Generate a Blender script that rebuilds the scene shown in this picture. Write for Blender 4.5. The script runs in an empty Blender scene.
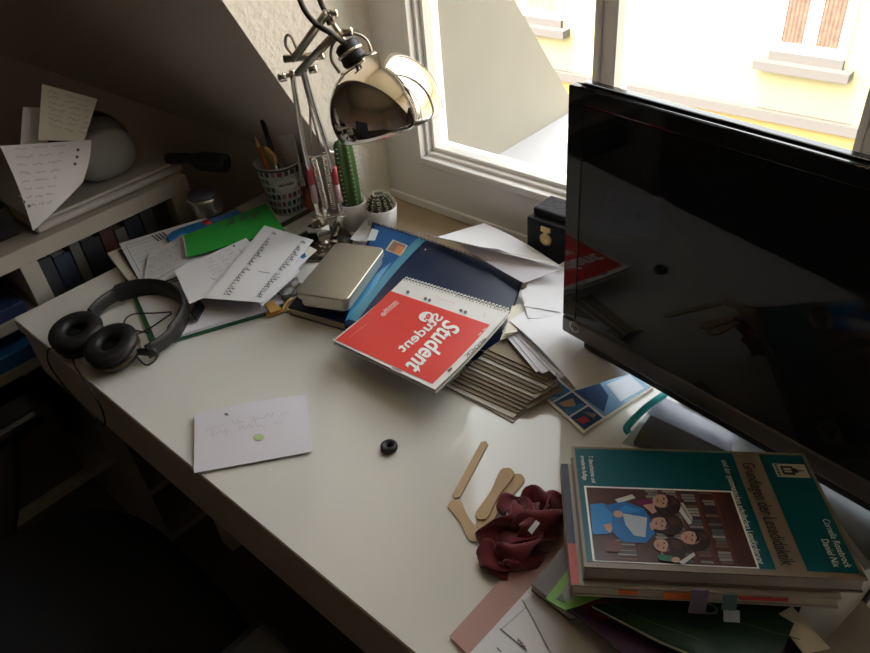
import bpy, bmesh, math, random
from mathutils import Vector, Matrix
import numpy as np
random.seed(7)
SC = bpy.context.scene
COL = SC.collection
D = 0.74                       # height of the desk top above the floor
HC = 0.65                      # camera above the desk top

# ------------------------------------------------------------ camera
RC = np.array([[0.74341236, 0.35475792, -0.56699637],
               [0.66358417, -0.49722212, 0.55895099],
               [-0.08363085, -0.79178089, -0.60505281]])   # columns: camera right, down, forward in the room
FPX, CX, CY = 736.0, 435.0, 326.5
cam = bpy.data.cameras.new('camera'); cam_o = bpy.data.objects.new('camera', cam); COL.objects.link(cam_o)
cam.sensor_width = 36.0; cam.lens = FPX * 36.0 / 870.0
cam.clip_start = 0.02; cam.clip_end = 200
m = Matrix.Identity(4)
for i in range(3):
    m[i][0] = RC[i][0]; m[i][1] = -RC[i][1]; m[i][2] = -RC[i][2]
m[0][3], m[1][3], m[2][3] = 0, 0, D + HC
cam_o.matrix_world = m
SC.camera = cam_o

# ------------------------------------------------------------ light
SC.view_settings.view_transform = 'Standard'
SC.view_settings.look = 'None'
SC.view_settings.gamma = 1.0
SC.view_settings.exposure = 3.22
world = bpy.data.worlds.new('world'); SC.world = world; world.use_nodes = True
nt = world.node_tree; nt.nodes.clear()
sky = nt.nodes.new('ShaderNodeTexSky'); sky.sky_type = 'NISHITA'; sky.sun_disc = False
sky.sun_elevation = math.radians(50); sky.sun_rotation = math.radians(200)
sky.air_density = 1.0; sky.dust_density = 3.0
bg = nt.nodes.new('ShaderNodeBackground'); bg.inputs['Strength'].default_value = 0.22
wo = nt.nodes.new('ShaderNodeOutputWorld')
hs = nt.nodes.new('ShaderNodeHueSaturation'); hs.inputs['Saturation'].default_value = .35
tn = nt.nodes.new('ShaderNodeMix'); tn.data_type = 'RGBA'; tn.blend_type = 'MULTIPLY'; tn.inputs[0].default_value = 1; tn.inputs[7].default_value = (1, .95, .86, 1)
nt.links.new(sky.outputs[0], hs.inputs['Color']); nt.links.new(hs.outputs[0], tn.inputs[6]); nt.links.new(tn.outputs[2], bg.inputs[0]); nt.links.new(bg.outputs[0], wo.inputs[0])
sun = bpy.data.lights.new('sun', 'SUN'); sun.energy = 1.5; sun.angle = math.radians(0.6); sun.color = (1, .93, .8)
sun_o = bpy.data.objects.new('sun', sun); COL.objects.link(sun_o)
sun_o.rotation_euler = Vector((0.2, 0.24, -1)).to_track_quat('-Z', 'Y').to_euler()
sun_o.location = (-3, -3, 9)
portal = bpy.data.lights.new('daylight_portal', 'AREA'); portal.shape = 'RECTANGLE'
portal.size = 1.22; portal.size_y = 1.1; portal.cycles.is_portal = True
po = bpy.data.objects.new('daylight_portal', portal); COL.objects.link(po)
po.location = (-.257, .955, D + .62); po.rotation_euler = (math.radians(-90), 0, 0)

# ------------------------------------------------------------ pixel -> place
def P(u, v, h=0.0):
    """the point at height h over the desk top that lies on the photograph's line of sight u, v"""
    d = RC @ np.array([u - CX, v - CY, FPX])
    return Vector(np.array([0, 0, D + HC]) + d * ((h - HC) / d[2]))
def ON(u, v, ax, val):
    d = RC @ np.array([u - CX, v - CY, FPX]); o = np.array([0, 0, D + HC])
    return Vector(o + d * ((val - o[ax]) / d[ax]))
def DEP(u, v, z):
    d = RC @ np.array([u - CX, v - CY, FPX])
    return Vector(np.array([0, 0, D + HC]) + d * z / FPX)
def PROJ(p):
    c = RC.T @ (np.array(p) - np.array([0, 0, D + HC]))
    return np.array([CX + FPX * c[0] / c[2], CY + FPX * c[1] / c[2]])
def W(x, y, h): return Vector((x, y, D + h))

# ------------------------------------------------------------ materials
MATS = {}
def mat(name, col, rough=.6, metal=0., spec=.5, bump=0., bscale=40., var=0., vscale=8., coat=0., sheen=0.):
    if name in MATS: return MATS[name]
    mt = bpy.data.materials.new(name); mt.use_nodes = True
    n = mt.node_tree.nodes; l = mt.node_tree.links; b = n['Principled BSDF']
    b.inputs['Base Color'].default_value = (*col, 1)
    b.inputs['Roughness'].default_value = rough; b.inputs['Metallic'].default_value = metal
    b.inputs['Specular IOR Level'].default_value = spec
    if coat: b.inputs['Coat Weight'].default_value = coat; b.inputs['Coat Roughness'].default_value = .08
    if sheen: b.inputs['Sheen Weight'].default_value = sheen
    tc = n.new('ShaderNodeTexCoord')
    if var:
        nz = n.new('ShaderNodeTexNoise'); nz.inputs['Scale'].default_value = vscale; nz.inputs['Detail'].default_value = 4
        l.new(tc.outputs['Object'], nz.inputs['Vector'])
        mx = n.new('ShaderNodeMix'); mx.data_type = 'RGBA'
        mx.inputs[6].default_value = (*[max(0, c * (1 - var)) for c in col], 1)
        mx.inputs[7].default_value = (*[min(1, c * (1 + var)) for c in col], 1)
        l.new(nz.outputs['Fac'], mx.inputs[0]); l.new(mx.outputs[2], b.inputs['Base Color'])
    if bump:
        nb = n.new('ShaderNodeTexNoise'); nb.inputs['Scale'].default_value = bscale; nb.inputs['Detail'].default_value = 5
        l.new(tc.outputs['Object'], nb.inputs['Vector'])
        bp = n.new('ShaderNodeBump'); bp.inputs['Strength'].default_value = bump; bp.inputs['Distance'].default_value = .01
        l.new(nb.outputs['Fac'], bp.inputs['Height']); l.new(bp.outputs['Normal'], b.inputs['Normal'])
    MATS[name] = mt
    return mt
def clear(name, tint, gloss=.12, rough=.02, body=0., bodycol=(.8, .8, .8), bump=0.):
    """see-through sheet: clear, with a little gloss and a little milky body"""
    if name in MATS: return MATS[name]
    mt = bpy.data.materials.new(name); mt.use_nodes = True
    n = mt.node_tree.nodes; l = mt.node_tree.links; n.clear()
    out = n.new('ShaderNodeOutputMaterial'); tr = n.new('ShaderNodeBsdfTransparent'); tr.inputs[0].default_value = (*tint, 1)
    gl = n.new('ShaderNodeBsdfGlossy'); gl.inputs['Roughness'].default_value = rough
    fr = n.new('ShaderNodeLayerWeight'); fr.inputs['Blend'].default_value = gloss
    m1 = n.new('ShaderNodeMixShader'); l.new(fr.outputs['Fresnel'], m1.inputs[0])
    last = tr
    if body:
        df = n.new('ShaderNodeBsdfDiffuse'); df.inputs[0].default_value = (*bodycol, 1)
        m2 = n.new('ShaderNodeMixShader'); m2.inputs[0].default_value = body
        l.new(tr.outputs[0], m2.inputs[1]); l.new(df.outputs[0], m2.inputs[2]); last = m2
    l.new(last.outputs[0], m1.inputs[1]); l.new(gl.outputs[0], m1.inputs[2]); l.new(m1.outputs[0], out.inputs[0])
    if bump:
        tc = n.new('ShaderNodeTexCoord'); nb = n.new('ShaderNodeTexNoise'); nb.inputs['Scale'].default_value = 35
        l.new(tc.outputs['Object'], nb.inputs['Vector']); bp = n.new('ShaderNodeBump'); bp.inputs['Strength'].default_value = bump
        bp.inputs['Distance'].default_value = .02
        l.new(nb.outputs['Fac'], bp.inputs['Height']); l.new(bp.outputs['Normal'], gl.inputs['Normal'])
    MATS[name] = mt
    return mt
WALL = mat('woodchip wall', (.88, .83, .74), .85, bump=.5, bscale=70)
SLOPE = mat('sloped plaster', (.74, .66, .60), .9, bump=.2, bscale=50)
JAMB = mat('smooth white plaster', (.92, .905, .88), .7)
ROOMW = mat('room plaster', (.68, .62, .56), .9)
FLOOR = mat('dark floorboards', (.13, .09, .06), .6, var=.3, vscale=3)
SILLM = mat('beige sill stone', (.42, .33, .22), .5, var=.15, vscale=25)
FRAMEW = mat('white window paint', (.93, .91, .88), .4)
DESKW = mat('white desk laminate', (.76, .74, .69), .07, spec=.55, var=.03, vscale=5)
APRON = mat('desk front edge', (.62, .55, .48), .5, var=.12, vscale=12)
PAPER = mat('white paper', (.80, .79, .82), .8)
PAPER2 = mat('cream paper', (.74, .69, .58), .8)
PAPERL = mat('lilac white paper', (.76, .73, .80), .8)
INK = mat('grey ink', (.14, .13, .15), .8)
INKB = mat('black ink', (.02, .02, .025), .7)
INKF = mat('faint pencil', (.42, .40, .45), .8)
BLACKP = mat('black plastic', (.012, .012, .013), .38)
BLACKG = mat('glossy black plastic', (.010, .010, .011), .12)
BLACKF = mat('black leatherette', (.014, .013, .013), .5, bump=.2, bscale=90)
CHROME = mat('chrome', (.82, .78, .70), .05, metal=1)
STEEL = mat('brushed steel', (.55, .51, .44), .28, metal=1)
TINM = mat('tin lid', (.52, .50, .42), .34, metal=.85)
WHITEP = mat('white glaze', (.84, .82, .78), .25)
WHITEI = mat('white print', (.86, .85, .83), .6)
def cm(name, col, rough=.5, **k): return mat(name, col, rough, **k)

# ------------------------------------------------------------ mesh tools
class G:
    def __init__(s): s.v = []; s.f = []; s.m = []; s.sm = []; s.mats = []
    def mi(s, mt):
        if mt not in s.mats: s.mats.append(mt)
        return s.mats.index(mt)
    def add(s, vs, fs, mt, smooth=False):
        o = len(s.v); s.v += [Vector(v) for v in vs]; k = s.mi(mt)
        for f in fs: s.f.append([i + o for i in f]); s.m.append(k); s.sm.append(smooth)
        return s
    def box(s, a, b, mt, rot=None, org=None):
        a, b = Vector(a), Vector(b)
        vs = [Vector((x, y, z)) for z in (a.z, b.z) for y in (a.y, b.y) for x in (a.x, b.x)]
        if rot is not None:
            org = Vector(org) if org is not None else (a + b) / 2
            vs = [rot @ (v - org) + org for v in vs]
        return s.add(vs, [(0, 2, 3, 1), (4, 5, 7, 6), (0, 1, 5, 4), (2, 6, 7, 3), (0, 4, 6, 2), (1, 3, 7, 5)], mt)
    def prism(s, base, off, mt):
        """polygon base (points, in order) carried along off"""
        n = len(base); base = [Vector(p) for p in base]; off = Vector(off)
        vs = base + [p + off for p in base]
        return s.add(vs, [tuple(range(n))[::-1], tuple(range(n, 2 * n))] + [(i, (i + 1) % n, n + (i + 1) % n, n + i) for i in range(n)], mt)
    def tube(s, pts, r, mt, n=10, closed=False, caps=True, flat=1.0, up=None):
        pts = [Vector(p) for p in pts]; N = len(pts)
        rs = r if isinstance(r, (list, tuple)) else [r] * N
        vs = []; prev = None
        for i, p in enumerate(pts):
            if closed: t = pts[(i + 1) % N] - pts[i - 1]
            else: t = pts[min(i + 1, N - 1)] - pts[max(i - 1, 0)]
            t.normalize()
            if up is not None: a = (Vector(up) - t * t.dot(Vector(up))).normalized()
            elif prev is None:
                q = Vector((0, 0, 1)) if abs(t.z) < .9 else Vector((1, 0, 0)); a = (q - t * q.dot(t)).normalized()
            else: a = (prev - t * prev.dot(t)).normalized()
            prev = a; b = t.cross(a)
            for k in range(n):
                th = 2 * math.pi * k / n
                vs.append(p + a * (math.cos(th) * rs[i]) + b * (math.sin(th) * rs[i] * flat))
        fs = []
        for i in range(N if closed else N - 1):
            j = (i + 1) % N
            for k in range(n): fs.append((i * n + k, i * n + (k + 1) % n, j * n + (k + 1) % n, j * n + k))
        if caps and not closed: fs += [tuple(range(n))[::-1], tuple(range((N - 1) * n, N * n))]
        return s.add(vs, fs, mt, True)
    def lathe(s, prof, mt, org=(0, 0, 0), axis=(0, 0, 1), n=40, closed=False, sx=1., sy=1.):
        axis = Vector(axis).normalized(); org = Vector(org)
        q = Vector((1, 0, 0)) if abs(axis.x) < .9 else Vector((0, 1, 0))
        a = (q - axis * q.dot(axis)).normalized(); b = axis.cross(a)
        vs = []
        for (r, z) in prof:
            for k in range(n):
                th = 2 * math.pi * k / n
                vs.append(org + axis * z + a * (r * math.cos(th) * sx) + b * (r * math.sin(th) * sy))
        fs = []; N = len(prof)
        for i in range(N if closed else N - 1):
            j = (i + 1) % N
            for k in range(n): fs.append((i * n + k, i * n + (k + 1) % n, j * n + (k + 1) % n, j * n + k))
        if not closed:
            if prof[0][0] > 1e-6: fs.append(tuple(range(n))[::-1])
            if prof[-1][0] > 1e-6: fs.append(tuple(range((N - 1) * n, N * n)))
        return s.add(vs, fs, mt, True)
    def slab(s, S, th, mt, ns=1, ntt=1, edge=None, s0=0, s1=1, t0=0, t1=1):
        """closed thick sheet under the surface S"""
        T = []; Bm = []
        for j in range(ntt + 1):
            for i in range(ns + 1):
                a = s0 + (s1 - s0) * i / ns; b = t0 + (t1 - t0) * j / ntt
                p = S.pos(a, b); T.append(p); Bm.append(p - S.nrm(a, b) * th)
        w = ns + 1; fs = []
        for j in range(ntt):
            for i in range(ns): fs.append((j * w + i, j * w + i + 1, (j + 1) * w + i + 1, (j + 1) * w + i))
        n = len(T); rev = [tuple(n + i for i in f[::-1]) for f in fs]
        ring = [i for i in range(w)] + [j * w + ns for j in range(1, ntt + 1)] + [ntt * w + i for i in range(ns - 1, -1, -1)] + [j * w for j in range(ntt - 1, 0, -1)]
        sides = [(ring[k], n + ring[k], n + ring[(k + 1) % len(ring)], ring[(k + 1) % len(ring)]) for k in range(len(ring))]
        sm = ns > 1 or ntt > 1
        s.add(T + Bm, fs + rev, mt, sm)
        s.add(T + Bm, sides, edge or mt, False)
        return s
    # ---- prints on a surface
    def poly(s, S, px, mt, off=.0005):
        q = [S.st(*p) for p in px]
        return s.polyst(S, q, mt, off)
    def polyst(s, S, q, mt, off=.0005):
        if len(q) == 4 and S.bulge is not None:
            k = 6; vs = []
            for j in range(k + 1):
                for i in range(k + 1):
                    a, b = i / k, j / k
                    ss = (q[0][0] * (1 - a) + q[1][0] * a) * (1 - b) + (q[3][0] * (1 - a) + q[2][0] * a) * b
                    tt = (q[0][1] * (1 - a) + q[1][1] * a) * (1 - b) + (q[3][1] * (1 - a) + q[2][1] * a) * b
                    vs.append(S.pos(ss, tt) + S.nrm(ss, tt) * off)
            return s.add(vs, [(j * (k + 1) + i, j * (k + 1) + i + 1, (j + 1) * (k + 1) + i + 1, (j + 1) * (k + 1) + i) for j in range(k) for i in range(k)], mt)
        vs = [S.pos(*a) + S.nrm(*a) * off for a in q]
        return s.add(vs, [tuple(range(len(vs)))], mt)
    def disc(s, S, c, r, mt, off=.0005, n=20, ry=None):
        return s.poly(S, [(c[0] + r * math.cos(2 * math.pi * k / n), c[1] + (ry or r) * math.sin(2 * math.pi * k / n)) for k in range(n)], mt, off)
    def line(s, S, pts, w, mt, off=.0006, st=False):
        """flat drawn line of width w (metres) through pixel points"""
        q = [a if st else S.st(*a) for a in pts]
        pp = [S.pos(*a) + S.nrm(*a) * off for a in q]; nn = [S.nrm(*a) for a in q]
        vs = []
        for i, p in enumerate(pp):
            t = (pp[min(i + 1, len(pp) - 1)] - pp[max(i - 1, 0)])
            if t.length < 1e-9: t = Vector((1, 0, 0))
            b = nn[i].cross(t.normalized()) * w / 2
            vs += [p + b, p - b]
        return s.add(vs, [(2 * i, 2 * i + 2, 2 * i + 3, 2 * i + 1) for i in range(len(pp) - 1)], mt)
    def scribble(s, S, p0, p1, up, mt, words=4, w=.0006, rng=random):
        """a row of illegible handwriting from p0 to p1, up = letter height vector (pixels)"""
        a = np.array(S.st(*p0)); b = np.array(S.st(*p1)); u = np.array(S.st(p0[0] + up[0], p0[1] + up[1])) - a
        x = 0
        while x < 1:
            wl = min(rng.uniform(.6, 1.3) / words, 1 - x); k = max(4, int(wl * 46)); pts = []
            for i in range(k):
                f = x + wl * i / k
                hgt = (i % 2) * rng.uniform(.4, .8)
                if rng.random() < .16: hgt = 1.3
                if rng.random() < .06: hgt = -.5
                pts.append(tuple(a + (b - a) * f + u * hgt))
            s.line(S, pts, w, mt, st=True)
            x += wl + .28 / words
        return s
    def text(s, S, txt, p0, p1, up, mt, bold=0., off=.0007, flip=False):
        vs, fs = glyphs(txt, bold)
        if not vs: return s
        a = np.array(S.st(*p0)); b = np.array(S.st(*p1)) - a; u = np.array(S.st(p0[0] + up[0], p0[1] + up[1])) - a
        out = []
        for (x, y) in vs:
            q = a + b * x + u * (-y if flip else y); out.append(S.pos(*q) + S.nrm(*q) * off)
        return s.add(out, fs, mt)
    def build(s, name, parent=None, bevel=0., seg=2, subd=0, **props):
        if parent is None:
            xs = [v.x for v in s.v]; ys = [v.y for v in s.v]; zs = [v.z for v in s.v]
            org = Vector(((min(xs) + max(xs)) / 2, (min(ys) + max(ys)) / 2, min(zs)))
        else: org = ORG[parent.name]
        me = bpy.data.meshes.new(name)
        me.from_pydata([v - org for v in s.v], [], s.f)
        for mt in s.mats: me.materials.append(mt)
        me.polygons.foreach_set('material_index', s.m); me.polygons.foreach_set('use_smooth', s.sm)
        me.update()
        bm = bmesh.new(); bm.from_mesh(me)
        if bevel or True:
            pass
        if bevel:
            bmesh.ops.remove_doubles(bm, verts=bm.verts, dist=1e-6)
            bmesh.ops.recalc_face_normals(bm, faces=bm.faces)
            ed = [e for e in bm.edges if len(e.link_faces) == 2 and e.calc_face_angle(0) > .6]
            bmesh.ops.bevel(bm, geom=ed, offset=bevel, segments=seg, affect='EDGES', profile=.5, clamp_overlap=True)
            for f in bm.faces: f.smooth = False
        bm.to_mesh(me); bm.free()
        ob = bpy.data.objects.new(name, me); COL.objects.link(ob)
        if parent is None: ob.location = org
        else: ob.parent = parent
        ORG[ob.name] = org
        if subd:
            md = ob.modifiers.new('subd', 'SUBSURF'); md.levels = subd; md.render_levels = subd
        for k, val in props.items(): ob[k] = val
        return ob
ORG = {}
GLY = {}
def glyphs(txt, bold=0.):
    key = (txt, bold)
    if key in GLY: return GLY[key]
    cu = bpy.data.curves.new('lettering', 'FONT'); cu.body = txt; cu.size = 1; cu.offset = bold; cu.resolution_u = 4
    ob = bpy.data.objects.new('lettering', cu); COL.objects.link(ob)
    dg = bpy.context.evaluated_depsgraph_get(); me = bpy.data.meshes.new_from_object(ob.evaluated_get(dg))
    vs = [(v.co.x, v.co.y) for v in me.vertices]; fs = [tuple(p.vertices) for p in me.polygons]
    bpy.data.objects.remove(ob); bpy.data.curves.remove(cu); bpy.data.meshes.remove(me)
    if vs:
        x0 = min(v[0] for v in vs); x1 = max(v[0] for v in vs)
        vs = [((x - x0) / (x1 - x0), y / .7) for x, y in vs]
    GLY[key] = (vs, fs); return GLY[key]
class Surf:
    """a sheet given by four corners (in order), gently bulged if asked"""
    def __init__(s, c, bulge=None):
        s.c = [Vector(p) for p in c]; s.bulge = bulge
        n = (s.c[1] - s.c[0]).cross(s.c[3] - s.c[0]) + (s.c[3] - s.c[2]).cross(s.c[1] - s.c[2])
        n.normalize(); s.flipn = n.z < 0 if abs(n.z) > .05 else n.x < 0
        s.n = -n if s.flipn else n
    def pos(s, a, b):
        c = s.c; p = (c[0] * (1 - a) + c[1] * a) * (1 - b) + (c[3] * (1 - a) + c[2] * a) * b
        return p + s.n * s.bulge(a, b) if s.bulge else p
    def nrm(s, a, b):
        if not s.bulge: return s.n
        e = .01
        n = (s.pos(a + e, b) - s.pos(a - e, b)).cross(s.pos(a, b + e) - s.pos(a, b - e)); n.normalize()
        return -n if n.dot(s.n) < 0 else n
    def st(s, u, v):
        a = b = .5; tgt = np.array([u, v])
        for _ in range(12):
            r = PROJ(s.pos(a, b)) - tgt; e = 1e-3
            J = np.stack([(PROJ(s.pos(a + e, b)) - PROJ(s.pos(a - e, b))) / (2 * e), (PROJ(s.pos(a, b + e)) - PROJ(s.pos(a, b - e))) / (2 * e)], 1)
            dlt = np.linalg.solve(J, r); a -= dlt[0]; b -= dlt[1]
            if abs(dlt).max() < 1e-6: break
        return (float(a), float(b))
def SP(*a, bulge=None):
    """surface through pixel corners: (u, v, h) each"""
    return Surf([P(*q) for q in a], bulge)
def thing(name, loc, label, cat, group=None):
    o = bpy.data.objects.new(name, None); COL.objects.link(o); o.location = loc; o.empty_display_size = .05
    o['label'] = label; o['category'] = cat
    if group: o['group'] = group
    ORG[o.name] = Vector(loc); return o
def tag(o, label, cat, group=None, kind=None):
    o['label'] = label; o['category'] = cat
    if group: o['group'] = group
    if kind: o['kind'] = kind
    return o
def struct(name, g, **k):
    o = g.build(name, **k); o['kind'] = 'structure'; return o
def smooth_path(pts, k=8, closed=False):
    pts = [Vector(p) for p in pts]; N = len(pts); out = []
    for i in range(N if closed else N - 1):
        p0 = pts[(i - 1) % N] if closed or i > 0 else pts[i]
        p1 = pts[i]; p2 = pts[(i + 1) % N]; p3 = pts[(i + 2) % N] if closed or i + 2 < N else p2
        for j in range(k):
            t = j / k
            out.append(.5 * ((2 * p1) + (p2 - p0) * t + (2 * p0 - 5 * p1 + 4 * p2 - p3) * t * t + (3 * p1 - p0 - 3 * p2 + p3) * t ** 3))
    if not closed: out.append(pts[-1])
    return out

# ============================================================ the room
XC = -.953            # left cheek of the window niche
YK, HK = .753, .088   # where the roof slope meets the low wall
def slope_y(h): return YK - (h - HK) / 2.09
RX = .46; HD = 1.25; HT = 1.62
def quad(mt, *p):
    g = G(); g.add([W(*q) for q in p], [tuple(range(len(p)))], mt); return g
struct('floor', quad(FLOOR, (-3, -3, -.74), (2, -3, -.74), (2, .9, -.74), (-3, .9, -.74)))
struct('ceiling', quad(ROOMW, (-3, -3, HT), (-3, slope_y(HT), HT), (2, slope_y(HT), HT), (2, -3, HT)))
g = quad(SLOPE, (-3, YK, HK), (XC, YK, HK), (XC, slope_y(HT), HT), (-3, slope_y(HT), HT)); struct('wall_slope_left', g)
g = quad(SLOPE, (RX, YK, HK), (2, YK, HK), (2, slope_y(HT), HT), (RX, slope_y(HT), HT)); struct('wall_slope_right', g)
g = quad(SLOPE, (XC, slope_y(HD), HD), (RX, slope_y(HD), HD), (RX, slope_y(HT), HT), (XC, slope_y(HT), HT)); struct('wall_slope_upper', g)
struct('wall_knee_left', quad(SLOPE, (-3, YK, -.74), (XC, YK, -.74), (XC, YK, HK), (-3, YK, HK)))
struct('wall_knee_right', quad(SLOPE, (RX, YK, -.74), (2, YK, -.74), (2, YK, HK), (RX, YK, HK)))
struct('wall_under_sill', quad(SLOPE, (XC, YK, -.74), (RX, YK, -.74), (RX, YK, -.03), (XC, YK, -.03)))
YW = .863
struct('wall_cheek_left', quad(WALL, (XC, YK, -.03), (XC, YW + .12, -.03), (XC, YW + .12, HD), (XC, slope_y(HD), HD), (XC, YK, HK)))
struct('wall_cheek_right', quad(WALL, (RX, YK, -.03), (RX, YW + .12, -.03), (RX, YW + .12, HD), (RX, slope_y(HD), HD), (RX, YK, HK)))
g = quad(JAMB, (XC, slope_y(HD), HD), (RX, slope_y(HD), HD), (RX, YW + .12, HD), (XC, YW + .12, HD)); struct('ceiling_niche', g)
WX0, WX1, WH0, WH1 = -.875, .36, .088, 1.16
g = G()
for a, b in (((XC, YW, -.03), (WX0, YW + .067, HD)), ((WX1, YW, -.03), (RX, YW + .067, HD)),
             ((WX0, YW, -.03), (WX1, YW + .067, WH0)), ((WX0, YW, WH1), (WX1, YW + .067, HD))):
    g.box(W(*a), W(*b), JAMB)
struct('wall_window', g)
g = G(); g.box(W(XC, YW - .006, 0), W(WX1 + .3, YW, .016), JAMB); struct('trim_1', g, bevel=.002)
g = G(); g.box(W(XC, YK - .003, -.03), W(RX, YW, 0), SILLM); struct('window_sill', g, bevel=.003)
for nm, p in (('wall_back', ((-3, -3, -.74), (2, -3, -.74), (2, -3, HT), (-3, -3, HT))),
              ('wall_left', ((-3, -3, -.74), (-3, YK, -.74), (-3, YK, HK), (-3, slope_y(HT), HT), (-3, -3, HT))),
              ('wall_right', ((2, -3, -.74), (2, YK, -.74), (2, YK, HK), (2, slope_y(HT), HT), (2, -3, HT)))):
    struct(nm, quad(ROOMW, *p))

# ---- the window: fixed frame, sash bars, posts, panes
win = bpy.data.objects.new('window_1', None); COL.objects.link(win); win.location = W(-.3, .9, WH0); win['kind'] = 'structure'
ORG['window_1'] = Vector(W(-.3, .9, WH0))
def framering(x0, x1, h0, h1, w, y0, y1, mt=FRAMEW):
    g = G()
    g.box(W(x0, y0, h0), W(x0 + w, y1, h1), mt); g.box(W(x1 - w, y0, h0), W(x1, y1, h1), mt)
    g.box(W(x0 + w, y0, h0), W(x1 - w, y1, h0 + w), mt); g.box(W(x0 + w, y0, h1 - w), W(x1 - w, y1, h1), mt)
    return g
framering(WX0 + .001, WX1 - .001, WH0 + .001, WH1 - .001, .013, .858, .93).build('window_frame', win, bevel=.002)
framering(WX0 + .014, WX1 - .014, WH0 + .014, WH1 - .014, .006, .872, .925).build('inner_frame', win, bevel=.002)
posts = (-.529, -.186, .145)
PW = .020
panes = [(WX0 + .020, posts[0]), (posts[0] + PW, posts[1]), (posts[1] + PW, posts[2]), (posts[2] + PW, WX1 - .020)]
for x in posts:
    g = G(); g.box(W(x, .888, WH0 + .02), W(x + PW, .928, WH1 - .02), FRAMEW); g.build('window_post', win, bevel=.003)
GLASS = clear('window glass', (.96, .97, .95), .06)
for x0, x1 in panes:
    framering(x0, x1, WH0 + .020, WH1 - .020, .007, .882, .918).build('sash_bead', win, bevel=.002)
    g = G(); g.box(W(x0 + .007, .899, WH0 + .027), W(x1 - .007, .902, WH1 - .027), GLASS); g.build('window_pane', win)

# ---- outside
OUTW = cm('weathered render', (.26, .245, .20), .9, var=.12, vscale=6)
g = G(); y0, h0 = .9315, .02
hy = lambda y: .298 - 1.27 * (y - 1.138)
g.prism([W(-.86, y0, -.3), W(-.86, 1.33, -.3), W(-.86, 1.33, hy(1.33)), W(-.86, y0, hy(y0))], (-.14, 0, 0), OUTW)
struct('exterior_wall', g)
g = G(); g.box(W(-.86, .9315, -.02), W(.7, 1.33, .022), cm('white metal sheet', (.45, .445, .46), .6)); struct('exterior_ledge', g)
YF = 9.0
FACADE = cm('yellow facade render', (.265, .23, .125), .9, var=.05, vscale=2)
FACADE2 = cm('deep yellow plinth render', (.27, .195, .07), .9)
STONE = cm('grey stone sill', (.085, .076, .074), .8)
bld = thing('building', W(-2, YF, -9), 'yellow rendered house with white windows seen across the street', 'building')
g = G(); g.box(W(-22, YF, -3.12), W(16, YF + .5, .9), FACADE); g.build('facade_wall', bld)
g = G(); g.box(W(-22, YF, -9), W(16, YF + .5, -3.12), FACADE2); g.build('lower_wall', bld)
g = G(); g.box(W(-22, YF - .10, -3.12), W(16, YF, -3.0), STONE); g.build('string_course', bld)
g = G(); g.prism([W(-22, YF - .3, .9), W(-22, YF + 4, 3.6), W(-22, YF + 4, .9)], (38, 0, 0), cm('red roof tiles', (.28, .10, .06), .8, var=.2, vscale=4)); g.build('roof', bld)
CURT = cm('patterned curtain', (.12, .075, .055), .9, var=.5, vscale=14)
WOODS = cm('brown shutter', (.36, .17, .10), .8)
for (xa, xb, rr) in ((-3.10, -2.28, False), (-7.35, -5.98, True), (1.4, 2.3, False)):
    hb = -2.31; ht = -.4
    f = G(); fw = .10; xm = (xa + xb) / 2
    for a, b in (((xa, hb), (xa + fw, ht)), ((xb - fw, hb), (xb, ht)), ((xm - .07, hb + fw), (xm + .07, ht - fw)), ((xa + fw, hb), (xb - fw, hb + fw)), ((xa + fw, ht - fw), (xb - fw, ht))):
        f.box(W(a[0], YF - .02, a[1]), W(b[0], YF + .06, b[1]), FRAMEW)
    fr = f.build('window_frame', bld)
    for (pa, pb) in ((xa + fw, xm - .07), (xm + .07, xb - fw)):
        c = G(); n = 26
        vs = []; 
        for i in range(n + 1):
            x = pa + (pb - pa) * i / n
            for hh in (hb + fw, ht - fw): vs.append(W(x, YF - .012 + .008 * math.sin(i * 1.3), hh))
        c.add(vs, [(2 * i, 2 * i + 2, 2 * i + 3, 2 * i + 1) for i in range(n)], WOODS if rr else CURT, True)
        c.build('curtain', fr)
    s_ = G(); s_.box(W(xa - .12, YF - .17, hb - .20), W(xb + .12, YF, hb - .10), STONE); s_.box(W(xa, YF - .05, hb - .10), W(xb, YF, hb), STONE)
    s_.build('window_ledge', bld)
struct('ground', quad(cm('street asphalt', (.20, .19, .18), .9), (-25, 1.7, -9), (18, 1.7, -9), (18, YF + 1, -9), (-25, YF + 1, -9)))

# ============================================================ big furniture
desk = thing('desk', W(-.38, .48, -.74), 'white laminate desk with dark front edge under the window', 'desk')
DX0, DX1, DY0, DY1 = -1.181, .40, .219, .748
g = G(); g.box(W(DX0, DY0, -.022), W(DX1, DY1, 0), DESKW); g.build('desk_top', desk)
g = G(); g.box(W(DX0 + .002, DY0 - .0015, -.0225), W(DX1 - .002, DY0 + .012, -.0015), APRON)
g.box(W(DX0 + .002, DY0 + .003, -.115), W(DX1 - .002, DY0 + .022, -.0225), APRON); g.build('front_apron', desk, bevel=.001)
g = G(); g.box(W(DX0 + .004, DY0 + .03, -.10), W(DX0 + .022, DY1 - .01, -.0225), APRON); g.build('side_apron', desk)
for x in (DX0 + .02, DX1 - .065):
    for y in (DY0 + .16, DY1 - .07):
        g = G(); g.box(W(x + .003, y, -.74), W(x + .045, y + .045, -.0225), APRON); g.build('leg', desk, bevel=.002)

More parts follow.
